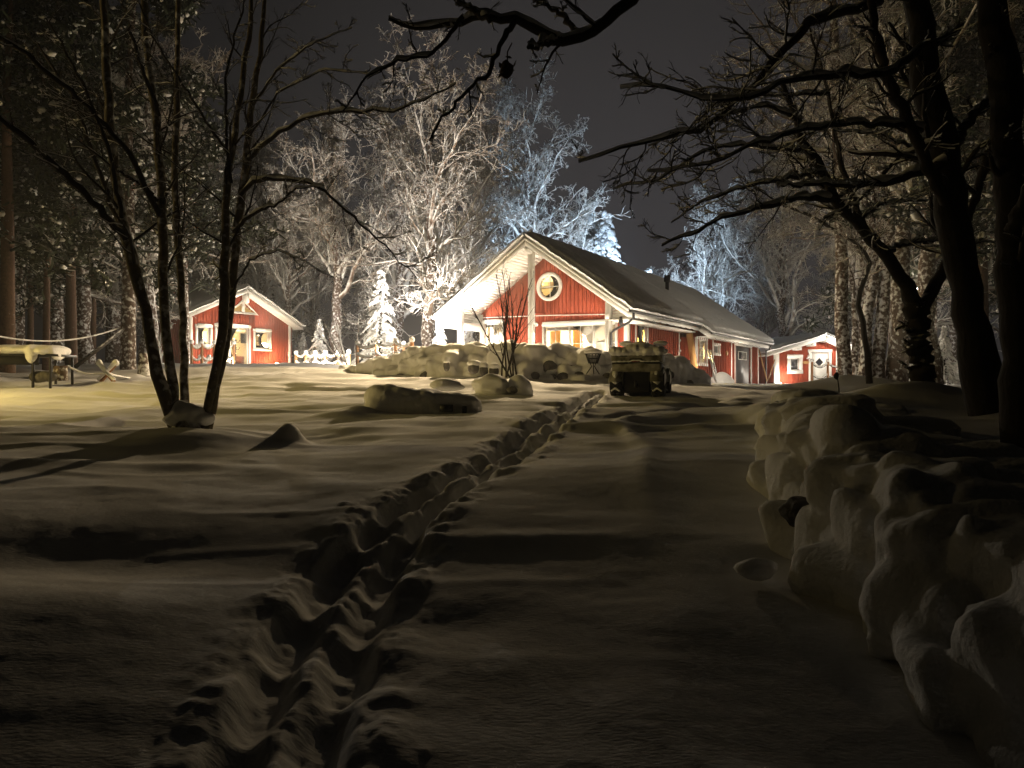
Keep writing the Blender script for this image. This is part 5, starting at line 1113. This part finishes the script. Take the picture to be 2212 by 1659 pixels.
limb_tree('many_stemmed_tree', 'tree of five mossy stems rising from one snowy base on the left', [
    [(380, 935, B), (362, 870, B), (335, 790, B), (310, 650, B), (275, 520, B), (250, 400, B + .2), (232, 200, B + .3), (220, -40, B + .4), 0.077, 0.041],
    [(385, 930, B), (372, 820, B + .1), (352, 640, B + .3), (350, 400, B + .4), (325, 180, B + .5), (305, -40, B + .6), 0.065, 0.041],
    [(400, 900, B + .1), (398, 780, B + .3), (392, 640, B + .6), (378, 400, B + .8), (382, 150, B + 1), (385, -40, B + 1.1), 0.053, 0.034],
    [(440, 925, B), (462, 820, B), (482, 700, B), (484, 560, B), (490, 400, B + .1), (512, 250, B + .2), (535, 90, B + .3), (548, -40, B + .3), 0.065, 0.026],
    [(450, 925, B), (475, 800, B + .1), (498, 660, B + .2), (512, 520, B + .3), (528, 360, B + .5), (545, 230, B + .6), (580, -40, B + .8), 0.065, 0.034],
    [(275, 520, B), (215, 450, B - .3), (120, 355, B - .6), (0, 250, B - 1), (-80, 180, B - 1.2), 0.048, 0.022],
    [(275, 540, B), (190, 300, B + .5), (150, 200, B + .7), (80, 90, B + .8), 0.032, 0.015],
    [(350, 480, B + .4), (280, 330, B), (180, 220, B - .3), (60, 120, B - .6), (-60, 40, B - .8), 0.040, 0.022],
    [(262, 470, B), (240, 330, B - .2), (170, 160, B - .3), (100, 40, B - .3), 0.028, 0.011],
    [(345, 250, B + .4), (300, 130, B + .3), (265, 0, B + .3), 0.028, 0.015],
    [(350, 440, B + .4), (300, 395, B + .2), (255, 370, B), 0.028, 0.015],
    [(500, 395, B), (490, 320, B), (488, 180, B), (510, 60, B), (540, -30, B), 0.024, 0.009],
    [(490, 330, B), (400, 190, B), (330, 80, B), (290, -20, B), 0.018, 0.007],
    [(520, 420, B + .3), (548, 392, B + .2), (590, 382, B), (650, 388, B - .2), (700, 410, B - .3), (750, 455, B - .4), (800, 505, B - .5), (840, 540, B - .5), (900, 600, B - .5), 0.030, 0.006],
    [(535, 345, B + .5), (590, 300, B + .2), (650, 258, B), (720, 240, B - .2), (840, 240, B - .4), (900, 225, B - .5), (985, 180, B - .6), 0.032, 0.007],
    [(505, 500, B + .2), (545, 460, B), (600, 440, B - .2), (640, 405, B - .3), (700, 400, B - .3), 0.024, 0.007],
    [(495, 640, B + .1), (540, 560, B - .2), (600, 540, B - .4), (650, 560, B - .5), (700, 590, B - .6), 0.014, 0.005],
    [(545, 230, B + .6), (600, 150, B + .3), (680, 90, B), (760, 60, B), 0.018, 0.006],
    [(536, 300, B + .5), (600, 200, B + .2), (700, 150, B), (800, 160, B - .2), 0.016, 0.006],
    [(395, 450, B + .8), (430, 500, B + .5), (470, 470, B + .4), (530, 520, B + .2), 0.011, 0.005]], 4, 'bark_birch', kids=(9, 5, 4), l1=.26)
# snow packed in the crotch of the stems
bl = [(PX(px, py, B - .02), (r * 1.2, r * .9, r * .8), px, 0) for px, py, r in ((378, 905, .12), (398, 888, .14), (420, 893, .14), (440, 905, .12), (405, 912, .15), (390, 875, .08))]
o = fused('crotch_snow', bl, .02, 'snow', None, 3); o.parent = [x for x in bpy.data.objects if x.name.startswith('many_stemmed')][0]; o.matrix_parent_inverse = Matrix.Translation(o.parent.location).inverted()
q = MB(); q.tube([PX(405, 955, B), PX(408, 925, B), PX(410, 905, B)], [.22, .20, .14], 14); q.build('root_base', M['bark_birch'], o.parent, smooth=True)
D_ = 9.0
limb_tree('forked_tree', 'dark tree forking into two limbs beyond the stone wall on the right', [
    [(2000, 905, D_), (1992, 820, D_), (1985, 720, D_), (1975, 650, D_), 0.148, 0.120],
    [(1985, 690, D_), (1955, 610, D_), (1905, 540, D_ - .1), (1850, 480, D_ - .2), (1800, 430, D_ - .3), (1775, 360, D_ - .4), (1740, 320, D_ - .4), (1720, 260, D_ - .4), (1690, 180, D_ - .3), 0.101, 0.024],
    [(1995, 665, D_), (2030, 600, D_), (2060, 530, D_ + .1), (2110, 420, D_ + .2), (2160, 250, D_ + .4), 0.070, 0.040],
    [(1905, 540, D_), (1860, 470, D_ + .6), (1815, 350, D_ + .9), (1790, 200, D_ + 1), (1750, 60, D_ + 1.1), 0.047, 0.016],
    [(1800, 430, D_ - .3), (1740, 425, D_ - .6), (1660, 445, D_ - .9), (1580, 465, D_ - 1.1), (1500, 500, D_ - 1.3), (1430, 530, D_ - 1.4), 0.035, 0.010],
    [(1780, 370, D_ - .4), (1700, 385, D_ - .8), (1600, 405, D_ - 1.0), (1530, 430, D_ - 1.2), (1450, 480, D_ - 1.3), 0.027, 0.006],
    [(1745, 325, D_ - .4), (1680, 320, D_ - .7), (1600, 310, D_ - 1), (1520, 325, D_ - 1.1), (1420, 390, D_ - 1.2), (1330, 405, D_ - 1.2), 0.027, 0.005],
    [(1730, 260, D_ - .4), (1650, 225, D_ - .7), (1560, 250, D_ - .9), (1470, 290, D_ - 1), (1400, 315, D_ - 1.1), 0.023, 0.005],
    [(1790, 200, D_ + 1), (1700, 205, D_ + .5), (1600, 200, D_ + .1), (1500, 205, D_ - .1), 0.023, 0.006],
    [(1905, 545, D_), (1960, 525, D_ + .2), (2040, 515, D_ + .3), (2110, 520, D_ + .3), 0.031, 0.012],
    [(1850, 480, D_), (1900, 440, D_ + .3), (1980, 430, D_ + .4), (2060, 450, D_ + .5), 0.023, 0.008],
    [(2110, 420, D_ + .2), (2000, 330, D_), (1900, 290, D_ - .1), (1800, 280, D_ - .2), 0.027, 0.008]], 8, 'bark_dark', kids=(11, 6, 4), l1=.27)
G_ = 6.2
limb_tree('leaning_dark_tree', 'big near leaning tree whose boughs sweep over the top right', [
    [(2140, 890, G_), (2110, 760, G_), (2085, 620, G_), (2060, 480, G_), (2040, 340, G_ + .1), (2000, 180, G_ + .2), (1990, 60, G_ + .3), (1965, -60, G_ + .4), 0.156, 0.088],
    [(2060, 480, G_), (2000, 350, G_ - .1), (1950, 240, G_ - .1), (1900, 130, G_), (1880, 0, G_), 0.055, 0.032],
    [(1990, 100, G_), (1920, 160, G_ - .3), (1800, 165, G_ - .6), (1700, 175, G_ - .9), (1600, 215, G_ - 1.1), (1520, 215, G_ - 1.2), (1430, 190, G_ - 1.2), (1340, 190, G_ - 1.2), 0.035, 0.005],
    [(1900, 0, G_ + .4), (1750, 45, G_), (1690, 110, G_ - .3), (1620, 190, G_ - .4), (1560, 250, G_ - .6), (1500, 290, G_ - .7), (1400, 300, G_ - .8), (1330, 325, G_ - .8), (1250, 350, G_ - .8), 0.047, 0.005],
    [(1990, 280, G_), (1900, 265, G_ - .2), (1780, 270, G_ - .5), (1650, 300, G_ - .7), (1560, 350, G_ - .9), (1400, 370, G_ - 1), 0.027, 0.005],
    [(2040, 350, G_), (1950, 385, G_ + .1), (1880, 400, G_ + .2), (1760, 395, G_ + .2), (1680, 400, G_), 0.035, 0.010],
    [(2030, 300, G_), (1940, 340, G_ + .3), (1850, 440, G_ + .5), (1780, 470, G_ + .5), 0.023, 0.008],
    [(2040, 340, G_), (2100, 250, G_ + .2), (2200, 160, G_ + .4), 0.047, 0.024]], 12, 'bark_dark', kids=(12, 6, 4), l1=.26)
limb_tree('edge_tree', 'black trunk standing closest to the right edge', [
    [(2215, 960, 5.2), (2195, 700, 5.2), (2180, 400, 5.3), (2165, 150, 5.4), (2130, -60, 5.5), .125, .09],
    [(2185, 500, 5.2), (2235, 380, 5), (2290, 250, 5), .06, .03]], 15, 'bark_dark', kids=(5, 4, 3), l1=.12)
O_ = 4.6
ov = limb_tree('overhanging_branch', 'thick snow-topped branch hanging into the top middle of the view', [
    [(1520, -150, O_), (1375, -10, O_), (1310, 45, O_), (1262, 82, O_), (1215, 88, O_), (1160, 68, O_), (1110, 40, O_), (1030, 35, O_ + .1), (960, 52, O_ + .2), (880, 60, O_ + .3), (840, 40, O_ + .3), .050, .010],
    [(1215, 88, O_), (1175, 92, O_ - .1), (1140, 103, O_ - .2), .024, .012],
    [(1110, 40, O_), (1080, 100, O_ - .1), (1055, 160, O_ - .1), (1015, 190, O_ - .1), (960, 250, O_ - .1), (930, 300, O_), .020, .005],
    [(1000, 35, O_), (970, 80, O_), (930, 120, O_), (860, 130, O_), (800, 160, O_), (740, 240, O_), .014, .004],
    [(1060, 45, O_), (1000, 10, O_ + .1), (950, -30, O_ + .2), .02, .01],
    [(1262, 82, O_), (1200, 20, O_ + .2), (1120, -20, O_ + .3), .02, .01]], 21, 'bark_dark', kids=(5, 4, 3), l1=.22)
ov['category'] = 'branch'
q = MB(); rg = np.random.default_rng(2); cc = PX(1096, 148, O_)
q.blob(cc, (.035, .03, .05), 5, .25, 7)
for k in range(18):
    c = cc + rg.normal(size=3) * [.03, .03, .045]; d = norm(rg.normal(size=3)); s_ = norm(np.cross(d, rg.normal(size=3))); q.add([c, c + d * .03 + s_ * .015, c + d * .055, c + d * .03 - s_ * .015], [[0, 1, 2, 3]])
q.tube([cc, cc + (0, 0, .1), PX(1106, 92, O_)], .004, 4); tag(q.build('dead_leaf_cluster', M['leaf']), 'dark cluster of withered leaves hanging from the overhanging branch', 'leaf cluster')
# ------------------------------------------------------------------ lamps that light the yard; building floods, uplights and two pole lamps are added fill
def lamp_on_pole(name, base, h, label, pw, c, spot=None, size=.12):
    b0 = np.array(base, float); e = empty(name, b0, label, 'lamp'); q = MB(); q.tube([b0 - (0, 0, .3), b0 + (0, 0, h)], .04, 8); q.build('pole', M['dark'], e)
    q = MB(); q.lathe(b0 + np.array([0, 0, h]), [(.001, .12), (.10, .10), (.16, .0), (.15, -.02), (.04, .03), (.001, .03)], 14); q.build('lamp_shade', M['dark'], e)
    q = MB(); q.blob(b0 + np.array([0, 0, h - .02]), .06, 1, 0, 8); q.build('globe', M['coolbulb'], e, smooth=True)
    plight('bulb', b0 + np.array([0, 0, h - .14]), pw, c, size, e, spot)
lamp_on_pole('yard_lamp', (-15.5, 14.0, EYE - .3), 3.0, 'amber yard lamp on a pole beyond the left edge', 3100, AMBER, (116, (-4, 19, 1)))
lamp_on_pole('yard_lamp', (9.5, 55, EYE), 3.2, 'cool white lamp on a pole behind the main house', 30000, (.55, .76, 1), (110, (11, 66, 14)))
lamp_on_pole('yard_lamp', (3.5, 50, EYE), 3.6, 'cool white lamp on a pole behind the ridge of the main house', 42000, (.55, .76, 1), (95, (4.5, 64, 15)))
lamp_on_pole('yard_lamp', (19, 36, EYE), 4.5, 'warm lamp on a pole by the trunks on the right', 950, SOFT)  # added pole lamp to light the house roof and right-hand trees
def uplight(p, tgt, pw, c, label, ang=84):  # added uplights that brighten the tree crowns
    p = np.array(p, float); e = empty('fill_uplight', p, label, 'lamp', 'uplights in the garden'); q = MB(); q.lathe(p, [(.001, -.1), (.12, -.1), (.12, .04), (.09, .05)], 12); q.build('housing', M['dark'], e)
    q = MB(); q.lathe(p, [(.001, .045), (.088, .045)], 12); q.build('lens', M['bulb'], e); plight('bulb', p + np.array([0, 0, .12]), pw, c, .06, e, (ang, tgt))
uplight(at(905, 31.5, .55), (-3.5, 42, 14), 8000, (1, .92, .82), 'uplight in the snow behind the left end of the stone heap')
uplight(at(700, 39, .95), (-9, 48, 12), 9000, (1, .92, .82), 'uplight behind the low rope fence')
uplight(at(1010, 40, .5), (-2, 56, 13), 5000, (.92, .95, 1), 'uplight behind the porch of the main house')
uplight(at(400, 31, .5), (-14, 40, 11), 8000, (1, .82, .5), 'uplight left of the left cabin below the pines')
lamp_on_pole('yard_lamp', (-11.5, 9.0, EYE - .5), 5.2, 'tall amber yard lamp on a pole beyond the left edge, nearer than the other', 650, (1, .72, .30), (76, (3.5, 8, EYE + 6.5)))  # added second amber source to light the near boughs
# added fill floods without fixtures, set at the buildings to wash the lawn
for tgt, pw_, an in (((-11, 21.5, .8), 8500, 66), ((-2.5, 20.5, 0), 13500, 51), ((4.5, 21.5, .5), 4600, 46)):
    plight('fill_flood', H(TR + (.5 if tgt[0] < -5 else -.5 if tgt[0] > 0 else 0), -.32, ZR - .62), pw_, (1, .74, .42), .22, house, (an, tgt))
for tt, ss_, pw_ in ((-.5, -.4, 260), (-1.3, 7.4, 110), (-1.9, 15.0, 170)):  # added fill lights that bring out the long side wall
    plight('side_fill', H(tt, ss_, .9), pw_, SOFT, .1, house)
plight('fill_flood', (-13.6, 42.4, EYE + 3.6), 2200, SOFT, .12, lc, (140, (-8, 24, 1)))  # added flood at the left cabin to light the lawn
plight('deck_fill', (-12.6, 40.4, EYE + 1.0), 170, (1, .86, .66), .1, lc)  # added pair of fills brightening the left cabin gable
plight('deck_fill', (-14.2, 38.6, EYE + 1.0), 110, (1, .86, .66), .1, lc)
uplight(at(120, 24, .1), (-15.5, 30, 9), 6000, (1, .76, .35), 'uplight in the snow below the pines at the left edge')
uplight(at(1985, 24, .0), (10, 20, 8), 2300, (1, .80, .5), 'uplight below the trunk group on the right')
# ------------------------------------------------------------------ thin snow haze over the yard
hz = MB(); hz.box((0, 40, 13.5), np.eye(3), (70, 60, 17)); ho = hz.build('haze', M['snow']); tag(ho, kind='stuff')
hm = bpy.data.materials.new('haze'); hm.use_nodes = True; n_ = hm.node_tree.nodes; n_.clear(); o_ = n_.new('ShaderNodeOutputMaterial'); v_ = n_.new('ShaderNodeVolumePrincipled')
v_.inputs['Density'].default_value = .0015; v_.inputs['Color'].default_value = (.9, .9, .9, 1); v_.inputs['Anisotropy'].default_value = .3
hm.node_tree.links.new(v_.outputs[0], o_.inputs['Volume']); ho.data.materials[0] = hm; hm.cycles.homogeneous_volume = True
